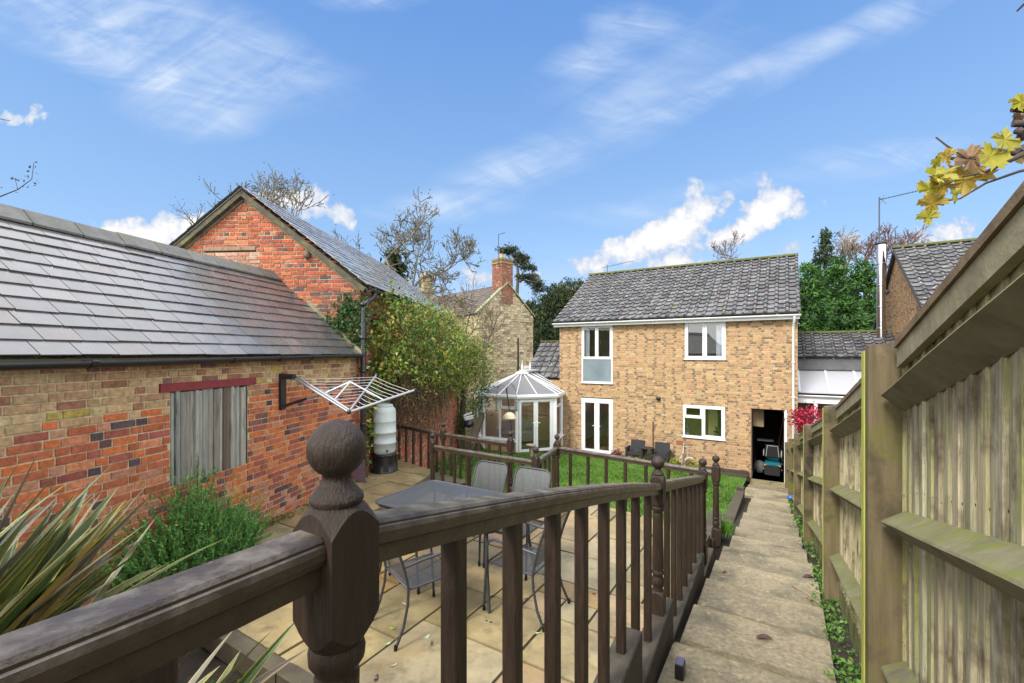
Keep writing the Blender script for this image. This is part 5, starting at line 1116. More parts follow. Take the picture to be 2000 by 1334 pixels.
bare('bare_tree', 'leafless tree spreading right over the end of the slate barn', 785, 600, 24, 2.1, .10, 6, 3, (.125, .11, .075), .72, [(.07, .07, .03)], (.35, 0, .9), nleaf=1, ls=.085, group='bare trees behind the barn', minr=.017)
bare('bare_tree', 'thin bare twigs peeping over the left slope of the gable', 392, 480, 22, 1.0, .05, 3, 3, (.09, .08, .06), .6, [(.07, .07, .03)], (-.3, 0, 1), nleaf=2, ls=.08)
bare('bare_tree', 'small leafless tree top showing over the house ridge', 1420, 535, 50, 2.0, .12, 4, 4, (.13, .10, .09), .6, None, shrink=.66, minr=.02)
for px, h in ((1650, 1.0), (1690, 1.05), (1728, 1.1), (1762, 1.1)):
    bare('copper_tree', 'reddish brown leafless tree behind the conifers, one of the four in a row', px, 560, 52, 2.6*h, .2, 4, 4, (.17, .10, .09) if px > 1670 else (.19, .15, .11), .55, None, shrink=.68, minr=.03, group='brown bare trees beyond the conifers')
# yews
for i, (px, py, d, rx, rz) in enumerate(((1030, 655, 42, 2.2, 3.2), (1070, 645, 40, 2.5, 2.8), (1114, 605, 40, 2.5, 2.7), (1150, 640, 38, 2.4, 3.2), (1085, 700, 37, 3.4, 3.6))):
    c = pt(px, py, d); t = tree_thing('yew', ('dark yew directly right of the brick chimney', 'dark yew between the cottage gable and the tiled roof', 'tallest dark yew with an olive top beside the tiled roof', 'dark yew just behind the left edge of the tiled roof', 'broad dark yew filling the gap below the overhead cable')[i], 'tree', np.array((c[0], c[1], -4)), 'dark yews beyond the cottage')
    g = MB(); g.tube([np.array((c[0], c[1], -4.3)), c], [.4, .2], 6, (.09, .06, .04)); g.build('trunk', M['bark'], t)
    g = MB(); cl = [(.018, .034, .010), (.028, .05, .014), (.04, .06, .016), (.012, .024, .008)]+([(.075, .075, .02)] if i == 2 else []); crown(g, c, (rx, rx, rz), 300, 26, .42, cl, .38, .28, -.5, .35, tone=.4); crown(g, c-Zv*rz*.8, (rx*1.1, rx, rz), 160, 22, .45, cl, .4, .28, -.3, .4, tone=.4)
    for _ in range(26):
        q, _d = ellip(1, c, (rx, rx, rz), .98); crown(g, q[0], (.25, .25, .5), 4, 12, .32, cl, .16, .25, -1.2, .2)
    g.build('crown', M['needle'], t)
# flat-tiered cedar beside the chimney
t = tree_thing('cedar', 'spare cedar with flat leaning tiers behind the brick chimney', 'tree', pt(1008, 640, 44)*np.array((1, 1, 0))+Zv*-4)
g = MB(); g.tube([pt(1008, 700, 44), pt(1009, 580, 44), pt(1012, 540, 44), pt(1010, 515, 44), pt(1000, 495, 44)], [.3, .22, .16, .12, .06], 6, (.07, .055, .045))
br_ = (((1010, 520), (1035, 522), .1), ((1008, 515), (985, 490), .08), ((1010, 548), (1022, 547), .12), ((1012, 535), (1036, 545), .09), ((1022, 547), (1050, 552), .08))
for a, b, rr in br_: g.tube([pt(*a, 44), pt((a[0]+b[0])/2, (a[1]+b[1])/2+3, 44), pt(*b, 44)], [rr, rr*.8, .03], 5, (.07, .055, .045))
g.build('trunk', M['bark'], t); g = MB()
for px, py, rx, rz in ((985, 490, .8, .2), (1000, 488, .8, .22), (1012, 500, .5, .22), (1020, 512, .9, .3), (1033, 523, .8, .25), (1022, 505, .6, .2), (1033, 541, .9, .3), (1044, 552, .9, .35), (1052, 565, .7, .5), (1020, 540, .7, .2)):
    crown(g, pt(px, py, 44), (rx, rx, rz), 22, 22, .30, [(.045, .06, .03), (.06, .075, .035), (.035, .045, .025)], .18, .3, .3, .2)
g.build('crown', M['needle'], t)
# distant wood
g = MB()
for i in range(150):
    x = RNG.uniform(-75, 75); c = np.array((x, RNG.uniform(62, 95), RNG.uniform(-3, .2))); crown(g, c, (3, 3, 2.2), 9, 14, 1.1, [(.03, .045, .02), (.05, .055, .03), (.04, .06, .02)], .8, .6)
tag(g.build('distant_wood', M['leaf'], None), kind='stuff')
# twiggy shrubs between barn and cottage
for i, (px, y0, d, ln, lean) in enumerate(((865, 700, 21, 1.25, (-.1, 0, 1)), (905, 700, 22, 1.3, (.1, 0, 1)), (945, 700, 23, 1.25, (.2, 0, 1)))):
    bare('twiggy_shrub', ('brown leafless shrub at the end of the slate barn roof', 'brown leafless shrub before the middle of the cottage roof', 'brown leafless shrub before the cottage gable corner')[i], px, y0, d, ln, .07, 5, 3, (.13, .095, .07), .55, [(.12, .10, .03), (.16, .07, .03), (.08, .10, .03)], lean, .2, 'shrub', 1, .07, 'leafless shrubs before the cottage', minr=.006)
bare('leaning_shrub', 'dark branched shrub leaning right in front of the stone gable', 885, 745, 18, 1.25, .07, 5, 3, (.07, .055, .045), .5, [(.22, .20, .03), (.12, .13, .03)], (.9, 0, .55), .10, 'shrub', 1, .06, minr=.005)
# climbers on the side of the gable barn
def side(s, z, off): return np.array(Q(-3.52+off, s, z))
cl = thing('climbing_rose', 'dense leafy climber covering the side wall of the gable barn', 'climber', side(9.5, PATIO, .1))
g = MB(); LC = np.array([(.10, .19, .025), (.14, .24, .03), (.20, .28, .035), (.30, .34, .05), (.42, .40, .06), (.06, .12, .025), (.50, .52, .26), (.26, .16, .05)]); LW = np.array([7, 7, 5, 2.2, 1.0, 6, .4, .8])
def climb(s, z, off, n, r, size, wts=LW):
    q = side(s, z, off)+RNG.normal(size=(n, 3))*np.array((r*.7, r, r*.8)); k = RNG.choice(len(LC), n, p=wts/wts.sum()) if RNG.random() < .6 else np.full(n, RNG.choice(len(LC), p=wts/wts.sum()))
    dd = RNG.normal(size=(n, 3)); dd[:, 2] -= .6; g.leaves(q, size*RNG.uniform(.6, 1.35, n), np.clip(LC[k]*RNG.uniform(.55, 1.3, (n, 1)), 0, 1), norm=(.9, -.5, .7), spread=.9, aspect=.62, d=dd)
for _ in range(1150):
    s = RNG.uniform(8.3, 16.2); f = (s-8.3)/7.9; zt = 1.18-.10*f-(1.2*max(0, f-.78)/.22); zb = (-1.0-.55*math.sin(s*2.2)*.4) if s > 9.4 else -1.7
    if f > .75: zb = -1.4
    z = zb+(zt-zb)*RNG.uniform(0, 1)**.8; off = .08+RNG.uniform(0, 1)**1.4*(.38+.70*math.exp(-((z-.0)/.8)**2)*min(1, f*3+.25)); off = min(off, .07) if (s < 9.7 and z < -.5) else off; climb(s, z, off, int(RNG.uniform(5, 26)), (RNG.uniform(.05, .1) if (s < 9.7 and z < -.5) else RNG.uniform(.09, .24)), RNG.uniform(.055, .095), LW if RNG.random() < .72 else np.array([1, 1, 1, 2, 3, 2, .7, 5]))
for _ in range(90):   # dark ivy at the corner and on the gable face
    u = RNG.uniform(-.62, .15); z = RNG.uniform(-.15, .95)-.9*max(0, -u-.2); q = np.array(Q(-3.5+u, 8.08, z+.1)); n = 16; g.leaves(q+RNG.normal(size=(n, 3))*np.array((.07, .03, .09)), .065*RNG.uniform(.6, 1.3, n), blade_cols(n, [(.03, .085, .02), (.05, .12, .03), (.025, .06, .015)]), norm=(.2, -1, .3), spread=.5, aspect=.75)
for _ in range(60): climb(8.25+RNG.uniform(0, .9), RNG.uniform(-2.1, .9), .05, 16, .07, .07, np.array([1, 1, .5, .2, .1, 6, .1, 0]))
for _ in range(40): climb(8.6+RNG.uniform(0, 1.3), RNG.uniform(-.45, -.05), .25, 16, .14, .09, np.array([2, 3, 4, 5, 4, 1, .2, 0]))
sh_ = MB()
for _ in range(150):    # stray shoots
    s = RNG.uniform(8.6, 16.4); z = RNG.uniform(-.9, 1.15); p = side(s, z, RNG.uniform(.3, .75)*(1 if s > 9.6 or z > -.2 else .2)); d = np.array((RNG.uniform(.1, 1), RNG.normal()*.5, RNG.uniform(-.5, 1.0))); d /= np.linalg.norm(d); ln = RNG.uniform(.25, .75); pts = [p]
    for _k in range(5): d = d+np.array((0, 0, -.16))+RNG.normal(size=3)*.12; d /= np.linalg.norm(d); p = p+d*ln/5; pts.append(p)
    sh_.tube(pts, .005, 3, (.12, .10, .05), cap=False); n = 14; q = np.array([pts[int(k)] for k in RNG.integers(1, 6, n)])+RNG.normal(size=(n, 3))*.05
    g.leaves(q, RNG.uniform(.05, .085)*RNG.uniform(.6, 1.3, n), blade_cols(n, [(.14, .24, .03), (.20, .28, .035), (.36, .36, .06), (.10, .19, .025), (.30, .18, .06)]), norm=(.5, -.5, .7), aspect=.55)
sh_.build('shoots', M['bark'], cl)
g.build('foliage', M['leaf'], cl)
g = MB()
for _ in range(620):    # hanging bare stems
    s = RNG.uniform(9.2, 13.8); z1 = RNG.uniform(-.9, .1); o = RNG.uniform(.1, .45); ln = RNG.uniform(.5, 1.4); p = side(s, z1, o); pts = [p]
    for _k in range(4): p = p+np.array((RNG.normal()*.05, RNG.normal()*.06, -ln/4)); pts.append(p)
    c = random.choice(((.10, .06, .04), (.14, .085, .05), (.07, .05, .035))); g.tube(pts, .006, 3, c, cap=False)
g.build('stems', M['bark'], cl)
g = MB()
for _ in range(300):
    s = RNG.uniform(9.2, 13.8); n = 9; q = side(s, RNG.uniform(-2.1, -.5), RNG.uniform(.1, .5))+RNG.normal(size=(n, 3))*.12; g.leaves(q, .055*RNG.uniform(.6, 1.3, n), blade_cols(n, [(.16, .08, .04), (.11, .06, .035), (.30, .24, .05), (.20, .10, .045)]), norm=(.9, -.5, .3))
g.build('dead_leaves', M['leaf'], cl)
sh = thing('evergreen_shrub', 'green loose shrub beyond the barn wall beside the conservatory', 'shrub', (-1.6, 17, -3.5)); g = MB(); g.tube([(-1.9, 16.8, -3.6), (-1.85, 16.9, -1.5), (-1.6, 17, -.2)], [.13, .1, .05], 8, (.06, .05, .035)); g.build('trunk', M['bark'], sh); g = MB()
crown(g, (-1.95, 15.9, -.35), (1.25, .9, 1.1), 170, 22, .09, [(.14, .20, .03), (.20, .25, .04), (.09, .15, .025), (.34, .33, .06), (.22, .15, .06)], .24); crown(g, (-1.5, 17.2, -1.4), (.7, .8, 1.0), 120, 20, .09, [(.05, .10, .025), (.08, .14, .03), (.12, .18, .03)], .22); crown(g, (-2.2, 16.6, -2.6), (.4, .6, .7), 40, 18, .09, [(.05, .10, .02), (.09, .15, .02)], .2)
g.build('crown', M['leaf'], sh)
gf = thing('timber_gate', 'dark timber gate in shadow behind the conservatory corner', 'gate', (-1.9, 19.5, -3.6)); g = MB()
for i in range(12): g.cbox((-2.6+i*.12, 19.5, -3.7), (.11, 0, 0), (0, .02, 0), Zv*1.75, .004, tuple(np.array((.17, .15, .08))*random.uniform(.7, 1.2)))
g.build('board_panel', M['greywood'], gf); g = MB(); g.cbox((-2.28, 18.9, -3.7), (.12, 0, 0), (0, .12, 0), Zv*2.1, .01, (.36, .34, .28)); g.build('post', M['greywood'], gf)
# rosemary
rs = thing('rosemary_bush', 'bushy bright green rosemary against the red brick wall', 'shrub', (-3.25, 4.75, PATIO)); g = MB(); st_ = MB()
for _ in range(950):
    a = RNG.uniform(0, 6.28); rr = RNG.uniform(0, 1)**.6; base = np.array((-3.28, 4.6, -2.25))+np.array((math.cos(a)*rr*.42, math.sin(a)*rr*.68, RNG.uniform(0, .35)*(1-rr)+.02)); out = np.array((math.cos(a)*.55*rr, math.sin(a)*.7*rr, 1.0+.2*RNG.normal())); out /= np.linalg.norm(out)
    ln = RNG.uniform(.42, .80)*(1.05-.42*rr)*(1.08 if base[1] < 4.75 else .75); k = 44; tt = RNG.uniform(.12, 1, k); bend = RNG.normal(size=3)*.08
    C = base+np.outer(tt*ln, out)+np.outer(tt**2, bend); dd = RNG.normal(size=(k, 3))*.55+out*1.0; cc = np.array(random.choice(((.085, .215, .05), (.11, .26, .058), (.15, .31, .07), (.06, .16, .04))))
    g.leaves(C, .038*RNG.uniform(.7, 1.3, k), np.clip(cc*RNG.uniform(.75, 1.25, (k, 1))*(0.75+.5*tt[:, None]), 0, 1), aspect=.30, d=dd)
    if RNG.random() < .10: st_.tube([base-Zv*.1, base+out*ln*.55, base+out*ln*.9+bend*.8], .004, 3, (.14, .09, .05), cap=False)
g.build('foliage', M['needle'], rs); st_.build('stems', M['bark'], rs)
# New Zealand flax
def flax(name, label, base, specs):
    t = thing(name, label, 'plant', base); g = MB(); base = np.array(base, float)
    pal = [((.10, .10, .06), (.15, .145, .09), (.34, .22, .08)), ((.06, .095, .025), (.085, .125, .03), (.34, .30, .06)), ((.13, .12, .10), (.17, .16, .14), (.34, .22, .12)), ((.08, .11, .025), (.13, .15, .03), (.42, .34, .05)), ((.15, .155, .06), (.20, .205, .09), (.40, .34, .12)), ((.045, .07, .022), (.065, .09, .03), (.24, .18, .05))]
    for tip, w, cur, ci in specs:
        b = base+np.array((RNG.normal()*.10, RNG.normal()*.10, 0)); tip = np.array(tip, float); d = tip-b; L_ = np.linalg.norm(d); u = d/L_; dn, md, ed = pal[ci % len(pal)]
        sd = np.cross(u, Zv); sd /= (np.linalg.norm(sd)+1e-6); rot = RNG.normal()*.5; up = np.cross(sd, u); sd = sd*math.cos(rot)+up*math.sin(rot); up = np.cross(sd, u); m = 11; V = []
        for i in range(m+1):
            f = i/m; c = b+d*f+Zv*cur*L_*math.sin(math.pi*f*.9)*.5-Zv*cur*L_*(math.sin(math.pi*.9)*.5)*f; ww = w*min(1, .45+f*2.2)*(1-max(0, f-.55)/.45)**.8+.0012
            fold = .35*ww*(1-.5*f); V += [c-sd*ww*.5+up*fold, c-sd*ww*.40+up*fold*.8, c-sd*ww*.05, c+sd*ww*.05, c+sd*ww*.40+up*fold*.8, c+sd*ww*.5+up*fold]
        for j, cc in ((0, ed), (1, dn), (2, md), (3, dn if RNG.random() < .75 else ed), (4, ed)):
            k = RNG.uniform(.85, 1.15); 
            g.add(V, [(6*i+j, 6*i+j+1, 6*(i+1)+j+1, 6*(i+1)+j) for i in range(m)], tuple(min(1, x*k) for x in cc), True)
    g.build('leaves', M['flax'], t); return t
M['flax'] = mat('flax_leaf', rough=.42, var=.22, vscale=5, bump=.3, bscale=30, bstretch=(3, 3, 3), c2=(.22, .13, .04), c2s=7, c2lo=.66, c2hi=.76, trans=.12, col=(.78, .84, .72))
rg = np.random.default_rng(3); specs = []
def T(px, py, d): return pt(px, py, d)
for px, py, d, w, cur, ci in ((45, 888, 1.9, .05, .05, 1), (82, 870, 1.9, .03, .02, 2), (15, 925, 1.8, .05, .1, 0), (180, 935, 2.1, .05, .1, 5), (232, 950, 2.1, .05, .12, 1), (222, 905, 2.0, .04, .15, 5), (255, 975, 2.2, .045, .15, 1), (290, 945, 2.25, .045, .2, 2), (262, 998, 2.1, .05, .12, 3), (300, 962, 2.0, .045, .05, 2), (305, 1010, 1.9, .055, .05, 0), (296, 1015, 1.85, .055, .06, 2), (300, 1020, 2.2, .04, .2, 3), (235, 985, 1.9, .06, .1, 0), (282, 1050, 2.2, .045, .25, 2), (297, 1062, 1.8, .05, .1, 1), (330, 1100, 2.2, .035, .3, 3), (312, 1105, 2.1, .04, .3, 4), (330, 1118, 2.0, .04, .3, 4), (445, 1050, 2.5, .035, .25, 3), (155, 960, 2.0, .05, .1, 2), (120, 915, 1.95, .05, .1, 5), (-30, 900, 1.7, .05, .1, 0), (-60, 960, 1.6, .05, .2, 3), (60, 1000, 1.7, .05, .1, 4), (130, 1010, 1.75, .055, .1, 4), (20, 1050, 1.6, .05, .25, 1), (90, 1070, 1.6, .05, .2, 3), (180, 1040, 1.8, .05, .1, 1), (210, 1010, 1.8, .05, .08, 4), (-20, 1010, 1.5, .05, .2, 2), (160, 1100, 1.7, .045, .2, 0), (240, 1120, 1.8, .04, .25, 5), (0, 1110, 1.55, .05, .3, 1), (60, 1140, 1.6, .04, .3, 4), (110, 985, 2.1, .05, .15, 1), (200, 960, 2.3, .045, .2, 0), (30, 960, 2.2, .05, .15, 5), (-90, 860, 1.9, .05, .1, 1), (-150, 900, 1.9, .05, .1, 2), (-120, 1000, 1.5, .05, .1, 3)):
    specs.append((T(px, py, d), w*1.55, cur, ci))
for _ in range(46): specs.append((T(rg.uniform(-60, 300), rg.uniform(940, 1150), rg.uniform(1.7, 2.3)), rg.uniform(.05, .085), rg.uniform(.05, .3), int(rg.integers(0, 6))))
flax('flax', 'large bronze and yellow striped flax with long blades at the left corner', (-2.15, 1.45, -1.62), specs)
specs = [(T(px, py, d), w*1.35, cur, ci) for px, py, d, w, cur, ci in ((330, 1255, 2.0, .05, .1, 0), (375, 1268, 1.9, .04, .2, 3), (460, 1225, 1.95, .045, .15, 2), (535, 1228, 1.9, .05, .25, 4), (585, 1205, 2.0, .045, .1, 1), (560, 1250, 2.0, .03, .2, 3), (605, 1265, 2.0, .045, .25, 2), (520, 1290, 1.9, .04, .2, 1), (430, 1300, 1.8, .05, .2, 4), (340, 1320, 1.8, .05, .2, 1), (470, 1270, 1.85, .05, .2, 4), (300, 1240, 1.9, .05, .2, 5), (590, 1330, 2.1, .03, .2, 3), (630, 1335, 2.1, .03, .2, 3), (280, 1320, 1.7, .05, .1, 2), (380, 1340, 1.7, .05, .1, 0))]
flax('flax', 'smaller striped flax showing under the handrail beside the bed sleepers', (-1.5, 1.42, -1.85), specs)
# weeds along the fence and in the bed
g = MB()
for _ in range(150):
    s = RNG.uniform(1.2, 13); s = s if RNG.random() < .8 else RNG.uniform(2.6, 6); lt = fence_lat(s)-RNG.uniform(.03, .17); q = np.array(G(lt, s, path_zl(s)-.06)); n = int(RNG.uniform(8, 22)); g.leaves(q+RNG.normal(size=(n, 3))*np.array((.04, .06, .025)), .035*RNG.uniform(.5, 1.4, n), blade_cols(n, [(.08, .20, .025), (.12, .27, .035), (.05, .13, .025), (.18, .27, .06)]), norm=(0, 0, 1.5), spread=.7, aspect=.7)
for _ in range(60):
    q = np.array(G(RNG.uniform(-3.6, -1.2), RNG.uniform(.6, 1.8), -2.40)); n = 12; g.leaves(q+RNG.normal(size=(n, 3))*np.array((.05, .05, .02)), .03*RNG.uniform(.5, 1.4, n), blade_cols(n, [(.07, .20, .02), (.10, .26, .03)]), norm=(0, 0, 1.5), spread=.6, aspect=.8)
for _ in range(70):
    s = RNG.uniform(4.3, 7.5); q = np.array(B(-4.38+RNG.uniform(0, .12), s, PATIO+.02)); n = 10; g.leaves(q+RNG.normal(size=(n, 3))*np.array((.05, .06, .03)), .04*RNG.uniform(.5, 1.4, n), blade_cols(n, [(.10, .13, .02), (.16, .13, .04), (.22, .18, .05), (.07, .11, .02)]), norm=(0, 0, 1), aspect=.6)
for _ in range(60):
    q = np.array((RNG.uniform(-2.4, -1.3), RNG.uniform(9.8, 14), -3.25)); n = 14; g.leaves(q+RNG.normal(size=(n, 3))*np.array((.15, .15, .1)), .08*RNG.uniform(.5, 1.4, n), blade_cols(n, [(.06, .16, .02), (.09, .22, .03)]), norm=(0, 0, 1), aspect=.7)
tag(g.build('weeds', M['leaf'], None), kind='stuff')
# tufts beside the steps
t = g = MB(); 
for _ in range(90):
    q = np.array(G(-.76+np.clip(RNG.normal()*.045, -.1, .1), 7.4+np.clip(RNG.normal()*.10, -.2, .2), -2.62)); n = 4; g.leaves(q+RNG.normal(size=(n, 3))*.03, .12*RNG.uniform(.5, 1.2, n), blade_cols(n, [(.09, .24, .02), (.13, .30, .03)]), aspect=.12, d=RNG.normal(size=(n, 3))*.5+Zv)
tag(g.build('grass_tuft', M['grass'], None), 'tuft of bright grass growing at the left edge of the steps', 'grass tuft')
# red shrub behind the fence end
t = thing('red_shrub', 'small crimson leaved shrub behind the far fence panels', 'shrub', G(.95, 14.6, -4)); g = MB(); c = pt(1578, 818, 13.1); g.tube([np.array((c[0], c[1], -4.1)), c], .03, 6, (.1, .06, .05)); g.build('trunk', M['bark'], t); g = MB(); crown(g, c, (.42, .4, .30), 70, 16, .075, [(.38, .012, .045), (.28, .012, .04), (.48, .03, .08), (.20, .012, .03)], .1, .7); crown(g, pt(1556, 805, 13.1), (.16, .12, .12), 8, 8, .06, [(.38, .015, .045)], .06, .7); g.build('crown', M['leaf'], t)
# plants in the bed below the house wall
bp = [('pale grass clump', (1228, 903), [(.40, .40, .28), (.28, .34, .18)], 'pale tufted plant in the bed below the dark wall chairs'), ('red plant', (1203, 898), [(.30, .08, .07), (.2, .12, .08)], 'reddish low plant in the bed near the patio doors'), ('dry plant', (1240, 908), [(.34, .20, .13), (.28, .16, .1)], 'brown pink withered plant in the bed below the house wall'), ('green plant', (1285, 903), [(.14, .22, .03), (.20, .26, .04), (.08, .14, .02)], 'green leafy plant in the bed under the second wall chair'), ('yellow plant', (1315, 915), [(.34, .36, .06), (.22, .28, .05)], 'yellow green plant in the bed left of the hose reel'), ('heather', (1348, 922), [(.34, .22, .16), (.22, .2, .08)], 'mixed brown green plant in the bed under the hose reel'), ('yellow plant', (1352, 918), [(.50, .42, .05), (.3, .34, .06)], 'small bright yellow plant at the right end of the bed'), ('leafy weed', (1255, 925), [(.2, .25, .05)], 'thin weed growing on the bed kerb')]
for nm, (px, py), cols, lab in bp:
    s_ = 15.75; x = (px-1000)/F; d = s_/(x*n_[0]+n_[1]); c = np.array((x*d, d, -3.74)); g = MB(); crown(g, c+Zv*.05, (.14, .13, .10), 60, 12, .09, cols, .06, .35, -.6, .2); [g.tube([c-Zv*.03, c+np.array((RNG.normal()*.12, RNG.normal()*.12, .18))], .006, 3, (.1, .08, .04), cap=False) for _q in range(9)]; tag(g.build(nm.replace(' ', '_'), M['leaf'], None), lab, 'plant')
# maple branch hanging over the fence, top right
mb_ = thing('maple_branch', 'bare sawn branch with yellow maple leaves hanging over the fence top', 'branch', pt(2010, 280, 1.5))
g = MB(); BC = (.055, .04, .035)
for pts_, rr in ((((2080, 240), (2000, 290), (1945, 305), (1870, 310), (1828, 307)), (.02, .014, .009, .006, .005)), (((1890, 310), (1850, 285), (1828, 268)), (.004, .003, .0025)), (((2000, 300), (1960, 320), (1920, 338), (1880, 345)), (.010, .007, .004, .003)), (((2060, 320), (1990, 335), (1925, 358), (1875, 388), (1830, 395)), (.006, .005, .0035, .003, .002)), (((2070, 200), (2000, 258), (1990, 275)), (.02, .016, .012)), (((2000, 258), (1985, 255)), (.011, .011)), (((2052, 215), (1978, 212)), (.012, .012)), (((2062, 207), (1972, 197)), (.007, .006)), (((2021, 241), (1978, 242)), (.012, .011)), (((2000, 290), (1985, 300), (1940, 290)), (.012, .009, .004))):
    g.tube([pt(px, py, 1.5+.02*i) for i, (px, py) in enumerate(pts_)], rr, 7, BC)
g.build('branch', M['bark'], mb_); g = MB(); g.tube([pt(2030, -20, 1.5), pt(2000, 8, 1.52), pt(1986, 22, 1.54)], [.006, .004, .003], 6, BC); g.build('twig', M['bark'], mb_)
OUT = [(0, -.10), (.10, -.16), (.26, -.26), (.24, -.12), (.40, -.10), (.34, .0), (.58, .06), (.50, .13), (.56, .30), (.42, .27), (.40, .36), (.24, .26), (.20, .34), (.26, .52), (.15, .50), (.13, .66), (.05, .66), (0, .82)]
OUT = OUT+[(-x, y) for x, y in OUT[-2:0:-1]]
lf_specs = [(1962, 272, 62, 20, 0), (1935, 305, 75, -10, 0), (1895, 312, 70, 160, 2), (1990, 305, 70, 60, 1), (1885, 350, 95, 190, 1), (1845, 340, 60, 150, 0), (1828, 318, 46, 120, 0), (1840, 362, 60, 200, 1), (1815, 370, 55, 175, 0), (1820, 398, 52, 185, 1), (1812, 425, 40, 180, 0), (1862, 378, 46, 170, 0), (1912, 330, 45, 230, 2), (1995, 200, 40, 90, 0), (1985, 230, 30, 200, 2), (1848, 308, 40, 140, 1), (1825, 345, 46, 195, 0)]
for px, py, size, ang, ci in lf_specs:
    sc_ = size*.86/F*1.5; g = MB(); a = R(ang); ca, sa = math.cos(a), math.sin(a); nz_ = np.array((RNG.normal()*.5, -1, RNG.normal()*.5)); nz_ /= np.linalg.norm(nz_); ux = np.cross(nz_, Zv); ux /= np.linalg.norm(ux); uy = np.cross(ux, nz_)*-1; uy = uy if uy[2] > 0 else -uy
    c = pt(px, py, 1.5+RNG.uniform(-.08, .08)); pos = []
    for x, y in OUT:
        X, Y = (x*ca-(y-.25)*sa)*sc_, (x*sa+(y-.25)*ca)*sc_; pos.append(c+ux*X+uy*Y+nz_*(.25*abs(x)**1.5*sc_+RNG.normal()*.004))
    col = ((.36, .33, .03), (.34, .24, .025), (.27, .17, .09))[ci]; n = len(pos); k = RNG.uniform(.85, 1.15)
    g.add([c]+pos, [(0, 1+i, 1+(i+1) % n) for i in range(n)], tuple(q*k for q in col)); g.build('leaf', M['mapleleaf'] if 'mapleleaf' in M else M.setdefault('mapleleaf', mat('maple_leaf', rough=.5, var=.35, vscale=22, trans=.45, c2=(.25, .10, .02), c2s=30, c2lo=.62, c2hi=.72)), mb_)
# leafy twigs at the left edge of the picture
tw = thing('leafy_twig', 'thin twig with tiny dark leaves poking in above the barn ridge', 'branch', pt(-60, 360, 3)); g = MB(); g.tube([pt(-60, 400, 3), pt(0, 384, 3), pt(35, 370, 3), pt(62, 350, 3), pt(66, 318, 3)], [.006, .004, .003, .002, .0015], 5, BC); g.tube([pt(35, 370, 3), pt(30, 352, 3)], .002, 4, BC); g.build('branch', M['bark'], tw); g = MB(); g.tube([pt(-40, 250, 3), pt(0, 232, 3), pt(20, 236, 3)], [.004, .003, .002], 4, BC); g.build('branch', M['bark'], tw)
g = MB(); C = [pt(px+RNG.normal()*4, py+RNG.normal()*4, 3) for px, py in ((66, 318), (64, 330), (68, 345), (58, 348), (44, 352), (52, 343), (40, 366), (34, 372), (30, 350), (25, 348), (62, 365), (70, 358), (0, 362))*2]; g.leaves(np.array(C), .022, blade_cols(len(C), [(.05, .045, .03), (.08, .07, .04)])); g.build('leaves', M['leaf'], tw)

# ================================================================ SMALLER THINGS
# bird feeder pole
fp = thing('feeder_pole', 'leaning black feeder pole with curved hooks and a cream squirrel dome', 'feeder pole', (-.02, 13.6, -3.7)); dF = 13.6
g = MB(); g.tube([pt(1004, 930, dF), pt(999, 838, dF), pt(994, 795, dF), pt(989, 758, dF)], [.012, .012, .014, .022], 8); g.build('pole', M['black'], fp)
for pts_ in (((989, 760), (983, 752), (975, 753), (970, 765), (970, 782)), ((989, 760), (995, 750), (1003, 752), (1008, 765), (1008.5, 782)), ((989, 760), (992, 748), (999, 748), (1003, 757))):
    g = MB(); g.tube([pt(*p, dF) for p in pts_], .006, 6); g.build('hook', M['black'], fp)
g = MB(); c = pt(995, 817, dF); g.lathe(c, [(.205, 0), (.20, .03), (.17, .10), (.11, .16), (.03, .19)], 20, (.62, .56, .36)); g.build('dome', M['gloss'], fp)
for i, px in enumerate((970.5, 1008.8)):
    t = thing('bird_feeder', ('tubular bird feeder with mixed seed hanging left of the dome', 'tubular bird feeder with green cage hanging right of the dome')[i], 'bird feeder', pt(px, 800, dF), 'bird feeders on the pole'); c = pt(px, 801, dF)
    g = MB(); g.lathe(c, [(.035, 0), (.035, .22)], 10, ((.24, .22, .10), (.16, .19, .14))[i]); g.build('tube', M['plain'], t); g = MB(); g.lathe(c+Zv*.22, [(.045, 0), (.045, .02), (.02, .06), (.004, .10)], 10, (.05, .11, .10)); g.build('lid', M['gloss'], t); g = MB(); g.lathe(c-Zv*.03, [(.05, 0), (.05, .03)], 10, (.05, .11, .10)); g.build('base', M['gloss'], t)
bt = thing('bird_bath', 'small stone bird bath before the conservatory doors', 'bird bath', (.68, 15.75, -3.78)); g = MB(); g.lathe((0, 0, 0), [(.13, 0), (.13, .05), (.08, .09), (.065, .2), (.075, .4), (.10, .46)], 16, (.30, .26, .19)); g.build('pedestal', M['plain'], bt, True)
g = MB(); g.lathe((0, 0, .46), [(.08, 0), (.16, .04), (.185, .09), (.18, .095), (.14, .06), (.01, .05)], 20, (.33, .28, .2)); g.build('bowl', M['plain'], bt, True)
